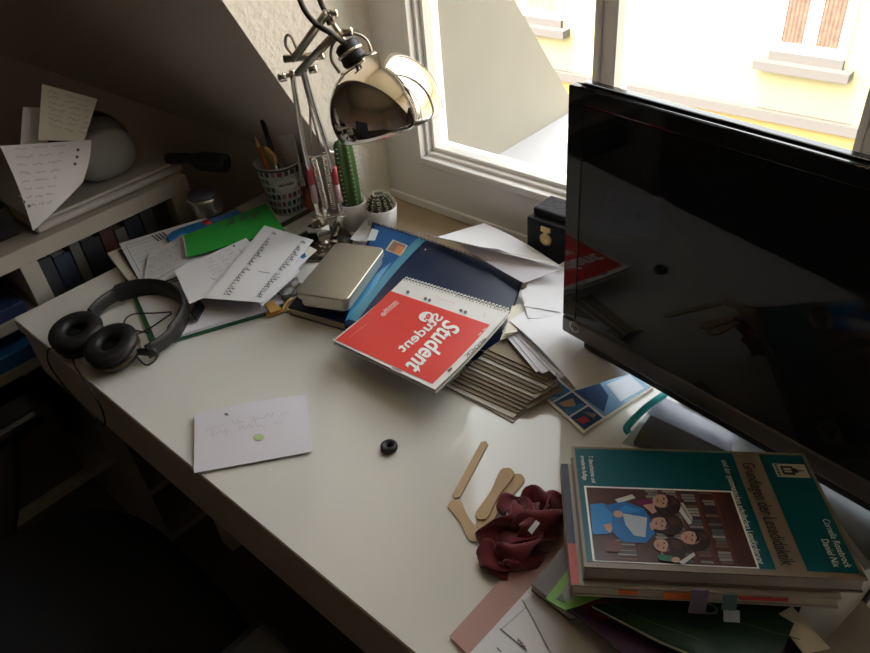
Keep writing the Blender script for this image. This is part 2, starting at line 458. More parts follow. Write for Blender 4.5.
SHW = cm('white shelf board', (.46, .42, .36), .5)
shelf = thing('shelf_unit', W(-1.43, .13, -.74), 'low white open shelf unit beside the left end of the desk', 'shelf')
SX0, SX1, SY0, SY1, ST = -1.64, -1.25, -.42, .612, .070
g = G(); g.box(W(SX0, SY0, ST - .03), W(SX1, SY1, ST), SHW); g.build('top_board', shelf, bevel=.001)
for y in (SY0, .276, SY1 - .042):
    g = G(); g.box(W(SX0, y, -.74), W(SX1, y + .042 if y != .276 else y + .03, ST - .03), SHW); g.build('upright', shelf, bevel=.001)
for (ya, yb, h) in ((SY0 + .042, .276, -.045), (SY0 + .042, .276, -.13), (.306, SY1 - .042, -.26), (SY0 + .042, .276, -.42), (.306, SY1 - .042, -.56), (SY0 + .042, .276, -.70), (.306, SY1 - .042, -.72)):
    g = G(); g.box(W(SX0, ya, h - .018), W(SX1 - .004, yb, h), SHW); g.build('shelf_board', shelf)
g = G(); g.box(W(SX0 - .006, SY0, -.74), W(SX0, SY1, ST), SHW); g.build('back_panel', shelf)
# books in the right bay
cols = [(.05, .05, .06), (.03, .04, .07), (.13, .12, .11), (.03, .03, .035), (.09, .03, .03), (.16, .15, .13), (.02, .03, .04), (.06, .06, .07), (.02, .02, .02)]
names = ['black', 'navy', 'grey', 'charcoal', 'dark red', 'pale grey', 'blue black', 'slate grey', 'jet black']
y = .312
for i, c in enumerate(cols):
    w = (.022, .03, .018, .034, .024, .02, .03, .026, .02)[i]; hh = (.285, .278, .290, .282, .288, .276, .286, .290, .284)[i]
    b = thing('book', W(-1.36, y + w / 2, -.26), names[i] + ' spine book standing in shelf bay, ' + ('first' if i == 0 else ['', 'second', 'third', 'fourth', 'fifth', 'sixth', 'seventh', 'eighth', 'ninth'][i]) + ' from the divider', 'book', 'books standing in the shelf bay')
    g = G(); mm = cm('spine ' + names[i], c, .6)
    g.box(W(-1.46, y, -.26), W(-1.275, y + .0025, -.26 + hh), mm); g.box(W(-1.46, y + w - .0025, -.26), W(-1.275, y + w, -.26 + hh), mm); g.box(W(-1.277, y, -.26), W(-1.2745, y + w, -.26 + hh), mm)
    g.build('cover', b)
    g = G(); g.box(W(-1.456, y + .0025, -.258), W(-1.2775, y + w - .0025, -.264 + hh), PAPER2); g.build('pages', b)
    y += w + .003
# things in the left bay
g = G(); g.box(W(-1.60, .02, -.045), W(-1.262, .26, -.022), cm('navy folder', (.02, .03, .09), .5)); tag(g.build('folder', bevel=.002), 'dark navy folder lying on the upper shelf board near the desk corner', 'folder')
g = G(); g.box(W(-1.60, .06, -.13), W(-1.258, .262, -.10), cm('blue box card', (.02, .12, .32), .5)); tag(g.build('box', bevel=.003), 'blue flat box on the shelf below the navy folder', 'box')
g = G(); g.box(W(-1.60, .0, -.42), W(-1.27, .22, -.23), cm('brown box card', (.10, .075, .05), .7)); tag(g.build('box', bevel=.003), 'dark brown box low in the shelf near the chair arm', 'box')

# on the shelf top
SCN = cm('off white plastic', (.50, .47, .43), .45)
t = thing('scanner', W(-1.40, .46, ST), 'flat off-white scanner lying on top of the shelf', 'scanner')
g = G(); g.box(W(-1.56, .33, ST + .0003), W(-1.268, .622, ST + .016), SCN); g.build('body', t, bevel=.008, seg=3)
g = G(); g.box(W(-1.56, .335, ST + .0165), W(-1.272, .60, ST + .023), SCN); g.build('lid', t, bevel=.004)
c = P(132, 184, .094); c.x -= .078; base_h = ST + .0232
t = thing('speaker', (c.x, c.y, D + base_h), 'grey rounded speaker with black cable over its back, on the flat scanner', 'speaker')
def squash(g, c, rx, ry, rz, mt, p=2.6, zmin=None, n=36, k=20):
    vs = []; fs = []
    f = lambda w, e: math.copysign(abs(w) ** (2 / e), w)
    for j in range(k + 1):
        ph = -math.pi / 2 + math.pi * j / k
        for i in range(n):
            th = 2 * math.pi * i / n
            v = Vector((c[0] + rx * f(math.cos(ph), p) * f(math.cos(th), p), c[1] + ry * f(math.cos(ph), p) * f(math.sin(th), p), c[2] + rz * f(math.sin(ph), p)))
            if zmin is not None: v.z = max(v.z, zmin)
            vs.append(v)
    for j in range(k):
        for i in range(n): fs.append((j * n + i, j * n + (i + 1) % n, (j + 1) * n + (i + 1) % n, (j + 1) * n + i))
    g.add(vs, fs, mt, True)
GREYP = cm('grey fabric shell', (.17, .165, .16), .7, bump=.2, bscale=120)
g = G(); squash(g, (c.x - .03, c.y, D + base_h + .048), .052, .066, .050, GREYP, 2.5, D + base_h); g.build('shell', t)
g = G(); squash(g, (c.x + .012, c.y - .004, D + base_h + .044), .03, .060, .044, cm('pale grey face', (.30, .29, .28), .6), 2.3, D + base_h + .001); g.build('face', t)
g = G()
for dx, r in ((-.045, .070), (-.068, .066)):
    g.tube([(c.x + dx, c.y + r * math.cos(a), D + base_h + .034 + r * 1.0 * math.sin(a)) for a in [math.pi * k / 22 for k in range(23)]], .006, BLACKP, 8)
g.build('cable', t)
a = W(-1.278, .600, ST + .032); b = P(226, 163, .098)
pts = [a, a.lerp(b, .35) + Vector((0, 0, .004)), a.lerp(b, .6), b]
g = G(); g.tube(smooth_path(pts, 6), [.010 + .008 * min(1, max(0, (i - 7) / 5)) for i in range(19)], BLACKP, 12)
tag(g.build('umbrella'), 'black folded umbrella end sticking out beyond the scanner', 'umbrella')
g = G(); g.box(W(-1.62, .0, ST + .0003), W(-1.30, .315, ST + .055), BLACKP); tag(g.build('box', bevel=.004), 'black box under the loose sheets on the shelf top', 'box')
def sheet(name, S, mt, label, cat='paper', th=.0006, ns=1, ntt=1, group=None, extra=None):
    """a sheet; extra: dict part name -> function(G) drawing prints on it"""
    g = G(); g.slab(S, th, mt, ns, ntt)
    if not extra: return tag(g.build(name), label, cat, group)
    lo = min(S.c, key=lambda p: p.z); cen = sum(S.c, Vector()) / 4
    t = thing(name, (cen.x, cen.y, lo.z - th), label, cat, group)
    g.build('sheet', t)
    for nm, fn in extra.items():
        q = G(); fn(q); q.build(nm, t)
    return t
S = Surf([ON(38, 140, 0, -1.295), ON(84, 141, 0, -1.29), ON(97.5, 99, 0, -1.315), ON(42, 84, 0, -1.33)])
def dr(g):
    for k in range(7):
        f = k / 7; y0 = 92 + 5.5 * k
        g.scribble(S, (48, y0), (88, y0 + 10), (.6, -2), INKF, 3, .0012)
sheet('paper', S, PAPER2, 'cream printed sheet standing highest in the paper bundle on the shelf', extra={'printed_lines': dr})
S2 = Surf([ON(33, 231, 0, -1.232), ON(83, 182, 0, -1.245), ON(91, 140, 0, -1.275), ON(0, 146, 0, -1.28)], bulge=lambda a, b: .012 * (1 - (2 * a - 1) ** 2) * (1 - b) + .012 * math.sin(b * 3.1))
def dr2(g):
    for (u, v) in ((78, 150), (77, 157), (75, 164), (20, 196), (24, 202), (29, 206)): g.disc(S2, (u, v), 1.6, INK)
    for k in range(8): g.scribble(S2, (14 + 2 * k, 150 + 8 * k), (66 - 2 * k, 146 + 8 * k), (0, -2), INKF, 3, .0009)
sheet('paper', S2, PAPER, 'large bent white sheet hanging over the front of the shelf paper bundle', ns=10, ntt=10, extra={'writing': dr2})
S3 = Surf([ON(20, 150, 0, -1.315), ON(45, 145, 0, -1.31), ON(48, 108, 0, -1.335), ON(23, 107, 0, -1.345)])
sheet('paper', S3, PAPER, 'narrow white sheet poking up behind the bent sheet on the shelf')

# office chair, mostly in the dark
CHB = cm('black chair fabric', (.010, .010, .013), .9)
t = thing('office_chair', W(-.80, -.05, -.74), 'black office chair with armrest pushed up to the desk front', 'chair')
g = G(); squash(g, W(-.79, -.08, -.31), .29, .29, .065, CHB, 3.2); g.build('seat', t)
for x in (-1.105, -.475):
    g = G(); g.box(W(x - .035, -.13, -.135), W(x + .035, .175, -.10), BLACKP); ar = g.build('armrest', t, bevel=.014, seg=3)
    g = G(); g.tube(smooth_path([W(x, .12, -.13), W(x + .005, .08, -.22), W(x + (.04 if x < -.8 else -.04), .0, -.33)], 6), .028, BLACKP, 10, flat=.6); g.build('support', ar)
g = G(); g.tube([W(-.79, -.08, -.37), W(-.79, -.08, -.66)], .03, BLACKP, 14); g.build('column', t)
for k in range(5):
    a = k * 2 * math.pi / 5 + .3; e = W(-.79 + .27 * math.cos(a), -.08 + .27 * math.sin(a), -.68)
    g = G(); g.tube([W(-.79, -.08, -.655), e], [.03, .018], BLACKP, 10); lg = g.build('leg', t)
    g = G(); g.lathe([(0, -.012), (.026, -.012), (.03, 0), (.026, .012), (0, .012)], BLACKP, (e.x, e.y, .03), (math.sin(a), -math.cos(a), 0), 18); g.build('caster', lg)
g = G(); g.box(W(-1.02, -.44, -.18), W(-.56, -.38, .28), CHB); g.box(W(-.84, -.41, -.36), W(-.74, -.385, -.15), BLACKP); g.build('backrest', t, bevel=.02, seg=3)

# ============================================================ monitor
A = P(562, 330, .054); yaw = math.radians(-8.34)
ex = Vector((math.cos(yaw), math.sin(yaw), 0)); ey = Vector((-math.sin(yaw), math.cos(yaw), 0)); ez = Vector((0, 0, 1))
MW, MH = .522, .322
def M(x, z, y=0.): return A + ex * x + ez * z + ey * y
mon = thing('monitor', M(MW / 2, 0, .12) - ez * .054, 'large black computer monitor with grey lower bezel standing on the desk', 'monitor')
MB_ = cm('monitor bezel', (.016, .015, .015), .06); TILE_ = 0; MBL = cm('monitor lower bezel', (.115, .10, .095), .35, metal=.3)
SCR = cm('monitor screen', (.012, .012, .013), .03, spec=.36)
def mbox(x0, x1, z0, z1, y0, y1, mt):
    g = G(); vs = [M(x, z, y) for z in (z0, z1) for y in (y0, y1) for x in (x0, x1)]
    g.add(vs, [(0, 2, 3, 1), (4, 5, 7, 6), (0, 1, 5, 4), (2, 6, 7, 3), (0, 4, 6, 2), (1, 3, 7, 5)], mt); return g
def framepoly(x0, x1, z0, z1, bl, bt, bb, y0, y1, mt, r=.006):
    g = mbox(x0, x0 + bl, z0 + bb, z1, y0, y1, mt)
    for a in ((x1 - bl, x1, z0 + bb, z1), (x0 + bl, x1 - bl, z1 - bt, z1)):
        q = mbox(*a, y0, y1, mt); g.add(q.v, q.f, mt)
    return g
framepoly(0, MW, 0, MH, .021, .018, .026, 0, .012, MB_).build('bezel', mon, bevel=.0015)
g = mbox(0, MW, 0, .026, -.001, .014, MBL); lb = g.build('lower_bezel', mon, bevel=.003)
mbox(.0218, MW - .0218, .0268, MH - .0188, .0004, .011, SCR).build('screen', mon)
mbox(.002, MW - .002, .004, MH - .001, .0125, .03, MB_).build('back_shell', mon, bevel=.005)
g = mbox(.05, MW - .05, .03, MH - .05, .0305, .055, MB_); g.build('rear_housing', mon, bevel=.012)
mbox(.034, MW - .034, -.012, -.0005, .002, .022, BLACKP).build('speaker_bar', mon, bevel=.003)
mbox(MW / 2 - .035, MW / 2 + .035, -.0425, .16, .056, .08, BLACKP).build('stand_neck', mon, bevel=.006)
g = mbox(MW / 2 - .11, MW / 2 + .11, -.054, -.043, .045, .205, BLACKP); g.build('stand_base', mon, bevel=.005)
# round maker's badge
LS = Surf([M(0, 0, -.0012), M(MW, 0, -.0012), M(MW, .026, -.0012), M(0, .026, -.0012)]); LS.n = -ey
bx = (574.5, 327); ctr = LS.st(*bx)
SILV = cm('silver badge', (.46, .45, .43), .4)
g = G(); cc = LS.pos(*ctr)
g.lathe([(0, 0), (.0085, 0), (.0085, .0006), (0, .0006)], SILV, cc, -ey, 28)
vs, fs = glyphs('hp', .01)
q = [cc + ex * ((x - .5) * .010 + y * .0018) + ez * ((y - .38) * .0078) - ey * .0012 for x, y in vs]
g.add(q, fs, cm('badge letters', (.03, .03, .03), .5)); g.build('logo_badge', mon)

# ============================================================ lamp
lamp = thing('desk_lamp', P(322, 246, 0), 'chrome jointed desk lamp with round mirror-bright shade at the window corner', 'lamp')
LB = P(322, 246, 0)
g = G(); g.lathe([(0, 0), (.053, 0), (.055, .004), (.053, .010), (.040, .013), (.012, .016), (.012, .034), (0, .034)], cm('dark chrome', (.22, .21, .19), .08, metal=1), LB + Vector((0, 0, .0)), n=48); g.build('base', lamp)
JT = ON(298, 62, 1, .63)
def dz(p): return float((RC.T @ (np.array(p) - np.array([0, 0, D + HC])))[2])
dB, dJ = dz(LB), dz(JT)
def LA(u, v):      # points of the lower arm: depth runs from base to joint along the picture height
    f = (238 - v) / (238 - 60); return DEP(u, v, dB + (dJ - dB) * f)
for pts in ([(291.7, 70), (301, 130), (312, 185), (319, 218)], [(303.5, 66), (314, 105), (327, 147), (336, 185), (341, 216)]):
    g = G(); g.tube(smooth_path([LA(*p) for p in pts], 5), .0042, CHROME, 10); arm = g.build('lower_arm', lamp)
    q = pts[-2]; r = pts[-1]
    a_, b_ = LA(*q), LA(*r)
    g = G(); g.tube([a_.lerp(b_, -.55), a_.lerp(b_, -.05)], .0056, cm('red reflection', (.42, .05, .06), .35), 12); g.tube([a_.lerp(b_, -.05), a_.lerp(b_, .5)], .0056, cm('pink reflection', (.5, .33, .32), .35), 12); g.build('sleeve', arm, label='red and pink bands painted for a reflection')  # red and pink reflection on the chrome bar, painted as coloured tube bands
def spring(p, q, r, turns, wire):
    p, q = Vector(p), Vector(q); t = (q - p).normalized(); a = t.orthogonal().normalized(); b = t.cross(a)
    n = turns * 8
    return [p.lerp(q, i / n) + a * r * math.cos(2 * math.pi * i / 8) + b * r * math.sin(2 * math.pi * i / 8) for i in range(n + 1)]
for p, q in (((314, 160), (326, 208)), ((325, 157), (334, 208))):
    g = G(); g.tube(spring(LA(*p), LA(*q), .0042, 22, .0012), .0014, CHROME, 5); g.build('spring', lamp)
g = G(); g.tube([LA(308, 157), LA(334, 152)], .0028, CHROME, 8)
g.tube([LA(310, 100), LA(311, 158)], .0018, STEEL, 8); g.tube([LA(302, 75), LA(322, 154)], .0018, STEEL, 8); g.build('crossbar', lamp)
g = G()
g.tube([LA(319, 214), LA(325, 234)], .007, CHROME, 10); g.tube([LA(341, 214), LA(334, 234)], .007, CHROME, 10)
g.tube([LA(312, 219), LA(346, 214)], .005, STEEL, 10); g.tube([LA(324, 205), LA(327, 236)], .004, CHROME, 10)
g.box(LB + Vector((-.014, -.014, .014)), LB + Vector((.014, .014, .042)), CHROME); g.build('pivot', lamp, bevel=.001)
# elbow joint and knobs
g = G(); g.tube([LA(285, 76), LA(306, 73)], .0035, STEEL, 10); g.tube([LA(284, 59), LA(322, 55)], .0055, STEEL, 10)
g.tube(smooth_path([LA(292, 54), LA(286, 46), LA(286, 37), LA(291, 36), LA(298, 52)], 5), .0022, STEEL, 8); g.build('elbow', lamp)
for (u, v, du, dv) in ((284, 77, -3.5, .5), (312, 69, 4.5, -.6), (319, 55.5, 4.5, -1)):
    g = G(); p = LA(u, v); q = LA(u + du, v + dv); g.lathe([(0, -.004), (.0065, -.004), (.0065, .006), (.005, .008), (0, .008)], CHROME, p, (q - p), 16); g.build('knob', lamp)
# upper arm
dU = .985
def UA(u, v, f): return DEP(u, v, dJ - .01 + (dU - .025 - dJ) * f)
for a, b in ((((292, 60), (326, 12))), (((297, 73), (334, 34)))):
    g = G(); g.tube([UA(*a, 0), UA(*b, 1)], .0045, STEEL, 10); g.tube([UA(a[0] + 6, a[1] - 2, 0), UA(b[0] + 4, b[1] + 2, 1)], .002, STEEL, 8); g.build('upper_arm', lamp)
for (u, v, du, dv) in ((331, 14, 5, -1), (346, 32, 5, -1)):
    g = G(); p = DEP(u, v, .955); q = DEP(u + du, v + dv, .955); g.lathe([(0, -.004), (.006, -.004), (.006, .007), (.0045, .009), (0, .009)], CHROME, p, (q - p), 16); g.build('knob', lamp)
# shade
ax = Vector((-.30, -.84, -.46)).normalized(); AX = Vector(RC @ np.array(ax)).normalized()
AXN = Vector(RC @ np.array(Vector((-.52, -.80, -.25)).normalized())).normalized(); C0 = DEP(386.5, 111, .985); R0 = .0755
prof = []
for k in range(25):
    th = math.radians(-13) + (math.radians(90) - math.radians(-13)) * k / 24
    prof.append((max(R0 * math.cos(th), .012), R0 * math.sin(th)))
outer = prof; inner = [(max(r - .0012, .001), z - .0012) for r, z in reversed(prof)]
g = G(); g.lathe(outer + inner, CHROME, C0, AX, 96, closed=True); sh = g.build('lamp_shade', lamp)
g = G(); g.lathe([(0, -.004), (.017, -.004), (.018, .001), (.0165, .009), (.0165, .021), (.012, .025), (0, .025)], BLACKP, C0 + AXN * R0, AXN, 36); g.build('neck', sh)
g = G(); g.lathe([(.0168, -.001), (.0192, -.001), (.0192, .003), (.0168, .003)], CHROME, C0 + AXN * (R0 + .010), AXN, 36, closed=True); g.build('neck_ring', sh)
g = G(); squash(g, C0 + AX * .03, .022, .022, .022, cm('frosted bulb', (.8, .78, .72), .3), 2.0); g.tube([C0 + AX * .045, C0 + AX * (R0 - .001)], .012, BLACKP, 16); g.build('bulb', sh)
br = C0 + AXN * (R0 + .022)
side = Vector(RC @ np.array([.75, -.45, .0])).normalized()
g = G(); p1 = C0 + AXN * (R0 + .006) - side * .026; p2 = C0 + AXN * (R0 + .006) + side * .026
g.tube(smooth_path([p1 - AXN * .010, p1 + AXN * .010, br + AXN * .010 - side * .012, br + AXN * .010 + side * .012, p2 + AXN * .010, p2 - AX * .01], 6), .002, STEEL, 8)
g.tube([DEP(326, 12, .957), DEP(341, 36, .957), br], .004, CHROME, 8); g.tube([DEP(334, 34, .957), br], .004, CHROME, 8); g.build('bracket', lamp)
g = G(); g.tube(smooth_path([br, DEP(332, 34, .93), DEP(316, 24, .93), DEP(304, 9, .93), DEP(299, -8, .93), DEP(306, -22, .93), DEP(316, -12, .945), DEP(321, 3, .96), DEP(327, 16, .96), UA(330, 25, .8)], 8), .0036, cm('dark lamp cable', (.045, .035, .03), .5), 10); g.build('cable', lamp)

# ============================================================ pencil cup, cacti and the corner
BOARD = cm('white board', (.66, .64, .60), .4); EDGE_SHADE = cm('board edge shade', (.06, .045, .035), .6)
g = G(); bs = Surf([P(222, 249, .010), P(282, 222.3, .010), P(314, 209, .010), P(270, 200, .010)])
c1 = W(-1.045, .60, 0); 
g.box(W(-1.165, .645, 0), W(-1.040, .746, .0085), BOARD); g.box(W(-1.040, .645, 0), W(-1.0375, .746, .0087), EDGE_SHADE)  # side of the board in shadow, painted as a dark brown strip
t = tag(g.build('board'), 'thin white board with painted edge shade under the pencil cup', 'board')
cup_c = Vector((-1.072, .704, D + .0088))
t = thing('pencil_cup', cup_c, 'white metal pencil cup with rows of small printed squares and oval label', 'cup')
CUPM = cm('cup enamel', (.60, .60, .58), .35)
r0, r1, hc = .029, .043, .098
g = G(); g.lathe([(.0, 0), (r0, 0), (r1, hc), (r1 + .0015, hc + .001), (r1 - .0005, hc + .002), (r1 - .002, hc), (r0 - .002, .003), (0, .003)], CUPM, cup_c, n=48); g.build('cup_body', t)
cupcols = [(.03, .03, .035), (.30, .05, .06), (.08, .08, .09), (.04, .12, .10), (.35, .16, .17)]
g = G()
def cupt(th, z, o=.0006):
    r = r0 + (r1 - r0) * z / hc + o; return cup_c + Vector((r * math.cos(th), r * math.sin(th), z))
front = math.atan2(-cup_c.y, -cup_c.x)
for row in range(6):
    for k in range(22):
        th = 2 * math.pi * k / 22 + .1 * row; z0 = .006 + row * .0155
        dth = (th - front - .15 + math.pi) % (2 * math.pi) - math.pi
        if row in (3, 4) and abs(dth) < .62: continue
        cc = cm('cup print %d' % ((k * 7 + row * 3) % 5), cupcols[(k * 7 + row * 3) % 5], .5)
        w = .085 + .02 * ((k + row) % 2); hh = .0095
        g.add([cupt(th - w, z0), cupt(th, z0), cupt(th + w, z0), cupt(th + w, z0 + hh), cupt(th, z0 + hh), cupt(th - w, z0 + hh)], [tuple(range(6))], cc)
g.build('printed_squares', t)
g = G(); pts = [(.55 * math.cos(a), .0125 * math.sin(a)) for a in [2 * math.pi * k / 28 for k in range(28)]]
g.add([cupt(front + .15, .066, .0009)] + [cupt(front + .15 + a, .066 + b, .0009) for a, b in pts], [(0, i + 1, (i + 1) % 28 + 1) for i in range(28)], CUPM)
vs_ = [(f / 40, math.sin(f * 1.9) * .0018 + (.003 if f % 7 == 0 else 0)) for f in range(41)]
q = [cupt(front + .15 - .38 + .76 * a, .066 + b, .0014) for a, b in vs_]
g.tube(q, .0005, INK, 4); g.build('oval_label', t)
g = G(); g.lathe([(r1 - .0005, 0), (r1 + .0014, 0), (r1 + .0014, .003), (r1 - .0005, .003)], cm('dark rim', (.05, .06, .055), .4), cup_c + Vector((0, 0, hc - .004)), n=48, closed=True); g.build('rim', t)
def incup(u, v, yy): return ON(u, v, 1, yy)
def stick(name, top, foot, r, mt, label, cat, tip=None, tl=.02, n=6):
    top, foot = Vector(top), Vector(foot); t = thing(name, foot, label, cat)
    d = (top - foot).normalized()
    g = G(); g.tube([foot, top - d * tl], r, mt, n); g.build('shaft', t)
    g = G(); g.tube([top - d * tl, top - d * tl * .4, top], tip[1], tip[0], n); g.build('tip', t)
    return t
fl = cup_c + Vector((0, 0, .006))
stick('pencil', incup(254.5, 136, .69), fl + Vector((-.006, -.008, 0)), .0046, cm('orange pencil', (.75, .22, .04), .4), 'orange pencil leaning in the pencil cup', 'pencil', (cm('pencil wood', (.55, .35, .18), .7), [.0044, .0024, .0005]))
stick('pen', incup(262, 120, .712), fl + Vector((-.008, .008, 0)), .0048, cm('grey pen', (.07, .07, .085), .4), 'slim dark grey pen standing tallest in the cup', 'pen', (BLACKP, [.0045, .0045, .004]), .03, 10)
t = thing('ruler', fl, 'translucent grey ruler standing in the pencil cup', 'ruler')
r1_ = incup(277.5, 137, .716); r2_ = incup(293, 134, .716); dn = Vector((.003, 0, -.125))
RS = Surf([r1_ + dn * .55 - Vector((0, 0, .03)), r2_ + dn * .55 - Vector((0, 0, .03)), r2_, r1_]); RS.n = Vector((0, -1, 0))
g = G(); g.slab(RS, .0018, cm('grey ruler plastic', (.70, .72, .68), .35)); g.build('blade', t)
g = G()
for k in range(24): g.line(RS, [(.02, .08 + k * .037), (.22 if k % 5 else .36, .08 + k * .037)], .0006, INK, st=True)
for k in range(24): g.line(RS, [(.98, .08 + k * .037), (.78 if k % 5 else .64, .08 + k * .037)], .0006, INK, st=True)
g.build('markings', t)
t = thing('scissors', fl + Vector((.006, -.006, 0)), 'scissors with yellow and white loop handle in the cup', 'scissors')
e = incup(275, 158, .688)
g = G(); lp = smooth_path([e, e + Vector((.004, -.004, .008)), e + Vector((-.002, -.006, .015)), e + Vector((-.016, -.004, .017)), e + Vector((-.020, 0, .006)), e + Vector((-.012, 0, -.006)), e + Vector((-.003, 0, -.012))], 6, closed=True)
g.tube(lp, .0032, cm('yellow handle', (.62, .40, .14), .4), 8, closed=True); g.build('handle', t, label='yellow loop handle')
g = G(); g.tube([e + Vector((-.006, 0, -.010)), fl + Vector((.006, -.006, 0))], [.004, .001], STEEL, 4); g.build('blade', t)
# small reddish pouch behind the lamp arm
g = G(); squash(g, P(309, 199, .022), .016, .012, .028, cm('red orange wrapper', (.42, .12, .07), .5, var=.5, vscale=60), 2.2, D + .0005); tag(g.build('packet'), 'small red and orange packet between pencil cup and lamp', 'packet')

SOIL = cm('potting soil', (.06, .035, .022), .95, bump=.8, bscale=200)
CACT = cm('cactus green', (.055, .12, .03), .6, var=.3, vscale=60); RIDGE = cm('cactus ridge', (.20, .28, .12), .7); SPINE = cm('cactus spine', (.62, .56, .40), .6)
def pot(c, r, h, label):
    t = thing('cactus_pot', c, label, 'cactus')
    g = G(); g.lathe([(0, 0), (r * .80, 0), (r, h), (r - .0025, h), (r - .004, h - .008), (0, h - .008)], WHITEP, c, n=44); g.build('pot', t)
    g = G(); g.lathe([(0, h - .006), (r * .55, h - .0055), (r - .0042, h - .0078)], SOIL, c, n=30); g.build('soil', t)
    return t
def ribbed(g, c, d, L, rad, ribs, mt, taper):
    """ribbed cactus body along d"""
    d = Vector(d).normalized(); a = d.orthogonal().normalized(); b = d.cross(a); n = ribs * 6; k = 22; vs = []
    for j in range(k + 1):
        f = j / k; r = rad * taper(f)
        for i in range(n):
            th = 2 * math.pi * i / n; rr = r * (1 + .16 * math.cos(ribs * th))
            vs.append(Vector(c) + d * L * f + a * rr * math.cos(th) + b * rr * math.sin(th))
    g.add(vs, [(j * n + i, j * n + (i + 1) % n, (j + 1) * n + (i + 1) % n, (j + 1) * n + i) for j in range(k) for i in range(n)] + [tuple(range(k * n, (k + 1) * n))], mt, True)
    return d, a, b
c1 = W(-.926, .7385, .0); t = pot(c1, .0255, .052, 'tall green column cactus in white pot beside the lamp')
base = c1 + Vector((.002, .002, .045)); top = ON(341, 138, 1, .742)
tp = lambda f: (.9 + .1 * math.sin(f * 3)) * math.sqrt(max(.0004, 1 - max(0, (f - .86) / .14) ** 2))
g = G(); d, a, b = ribbed(g, base, top - base, (top - base).length, .0150, 6, CACT, tp); g.build('stem', t)
g = G(); L = (top - base).length
for i in range(6):
    th = 2 * math.pi * i / 6
    for k in range(14):
        f = .06 + k * .064; r = .0150 * tp(f) * 1.16; p = base + d * L * f + (a * math.cos(th) + b * math.sin(th)) * r
        for s_ in (-1, 0, 1):
            q = p + (a * math.cos(th + s_ * .6) + b * math.sin(th + s_ * .6)) * .0045 + d * .001; g.tube([p, q], [.00055, .0001], SPINE, 3, caps=False)
sp = g.build('spines', t); sp['kind'] = 'stuff'
c2 = W(-.868, .754, .0); t = pot(c2, .0290, .052, 'round spiny cactus in white pot on the window sill')
tg = lambda f: math.sqrt(max(.0005, 1 - (f * 1.12 - .12) ** 2)) if f > .107 else .999
DARKC = cm('dark cactus', (.045, .05, .028), .7, var=.3, vscale=60)
g = G(); bb = c2 + Vector((0, 0, .043)); d, a, b = ribbed(g, bb, (-.02, 0, 1), .034, .0215, 12, DARKC, tg); g.build('stem', t)
g = G(); rr_ = random.Random(3)
for i in range(12):
    th = 2 * math.pi * i / 12
    for k in range(8):
        f = .14 + k * .115; r = .0215 * tg(min(f, .99)) * 1.15; p = bb + d * .034 * f + (a * math.cos(th) + b * math.sin(th)) * r
        for s_ in range(5):
            o = (a * math.cos(th + rr_.uniform(-1.2, 1.2)) + b * math.sin(th + rr_.uniform(-1.2, 1.2))).normalized() * .005 + d * rr_.uniform(-.002, .006)
            g.tube([p, p + o], [.0006, .00015], SPINE, 3, caps=False)
sp = g.build('spines', t); sp['kind'] = 'stuff'

# black box with gold latch
BX = ON(528, 209, 1, .79)
t = thing('lock_box', W(-.545, .822, 0), 'small black box with gold clasp on the sill behind the monitor', 'box')
BB = cm('black box leatherette', (.020, .020, .025), .7, spec=.25, bump=.2, bscale=120); GOLD = cm('brass', (.72, .52, .24), .3, metal=.8)
g = G(); g.box(W(-.584, .792, 0), W(-.455, .850, .100), BB); g.build('body', t, bevel=.003)
g = G(); g.box(W(-.580, .803, .1005), W(-.455, .850, .112), BB); g.build('lid', t, bevel=.003)
lx = ON(545.5, 232, 1, .79).x; lz = ON(545.5, 238, 1, .79).z
g = G(); g.lathe([(0, 0), (.010, 0), (.0105, .0015), (.008, .003), (.005, .003), (.004, .002), (0, .002)], GOLD, (lx, .7915, lz - .003), (0, -1, 0), 28)
g.box((lx - .008, .7885, lz + .010), (lx + .008, .7915, lz + .018), GOLD); g.box((lx - .003, .7885, lz + .004), (lx + .003, .7915, lz + .012), GOLD)
g.build('clasp', t, label='round gold clasp')

# ============================================================ paper pile at the left
GREEND = cm('dark green card', (.03, .14, .07), .5)
S = SP((153, 347, .004), (285, 308.5, .004), (247, 236, .004), (118, 262, .004))
sheet('folder', S, GREEND, 'dark green folder lying under the messy paper pile', 'folder', .003)
S = SP((107, 253, .014), (137, 291, .014), (215, 268, .014), (180, 226, .014))
g = G(); g.slab(S, .0085, PAPER2); tag(g.build('paper_pad'), 'cream paper pad at the far left edge of the pile', 'paper pad')
S = SP((118, 250, .0165), (144, 288, .0165), (222, 262, .0165), (185, 224, .0165))
sheet('folder', S, cm('black folder', (.03, .03, .03), .5), 'black folder under the printed worksheet in the pile', 'folder', .002)
S = SP((157.5, 343.5, .007), (278, 308, .007), (240, 250, .007), (126, 272, .007))
sheet('paper', S, PAPER, 'white sheet lowest in the green folder, under the headphone band')
for k, (dx, dy, lab) in enumerate(((6, -3, 'white sheet fanned just above the lowest sheet in the green folder'), (15, -6, 'white sheet in the green folder with its corner near the yellow note'))):
    S = SP((159 + dx, 343 + dy, .0082 + k * .0014), (276 + dx * .5, 309 + dy, .0082 + k * .0014), (250 + dx, 255, .0082 + k * .0014), (150 + dx, 280, .0082 + k * .0014))
    sheet('paper', S, (PAPER, PAPERL)[k], lab)
S = SP((119, 243.5, .019), (143, 287, .019), (240, 258, .019), (205, 217.5, .019))
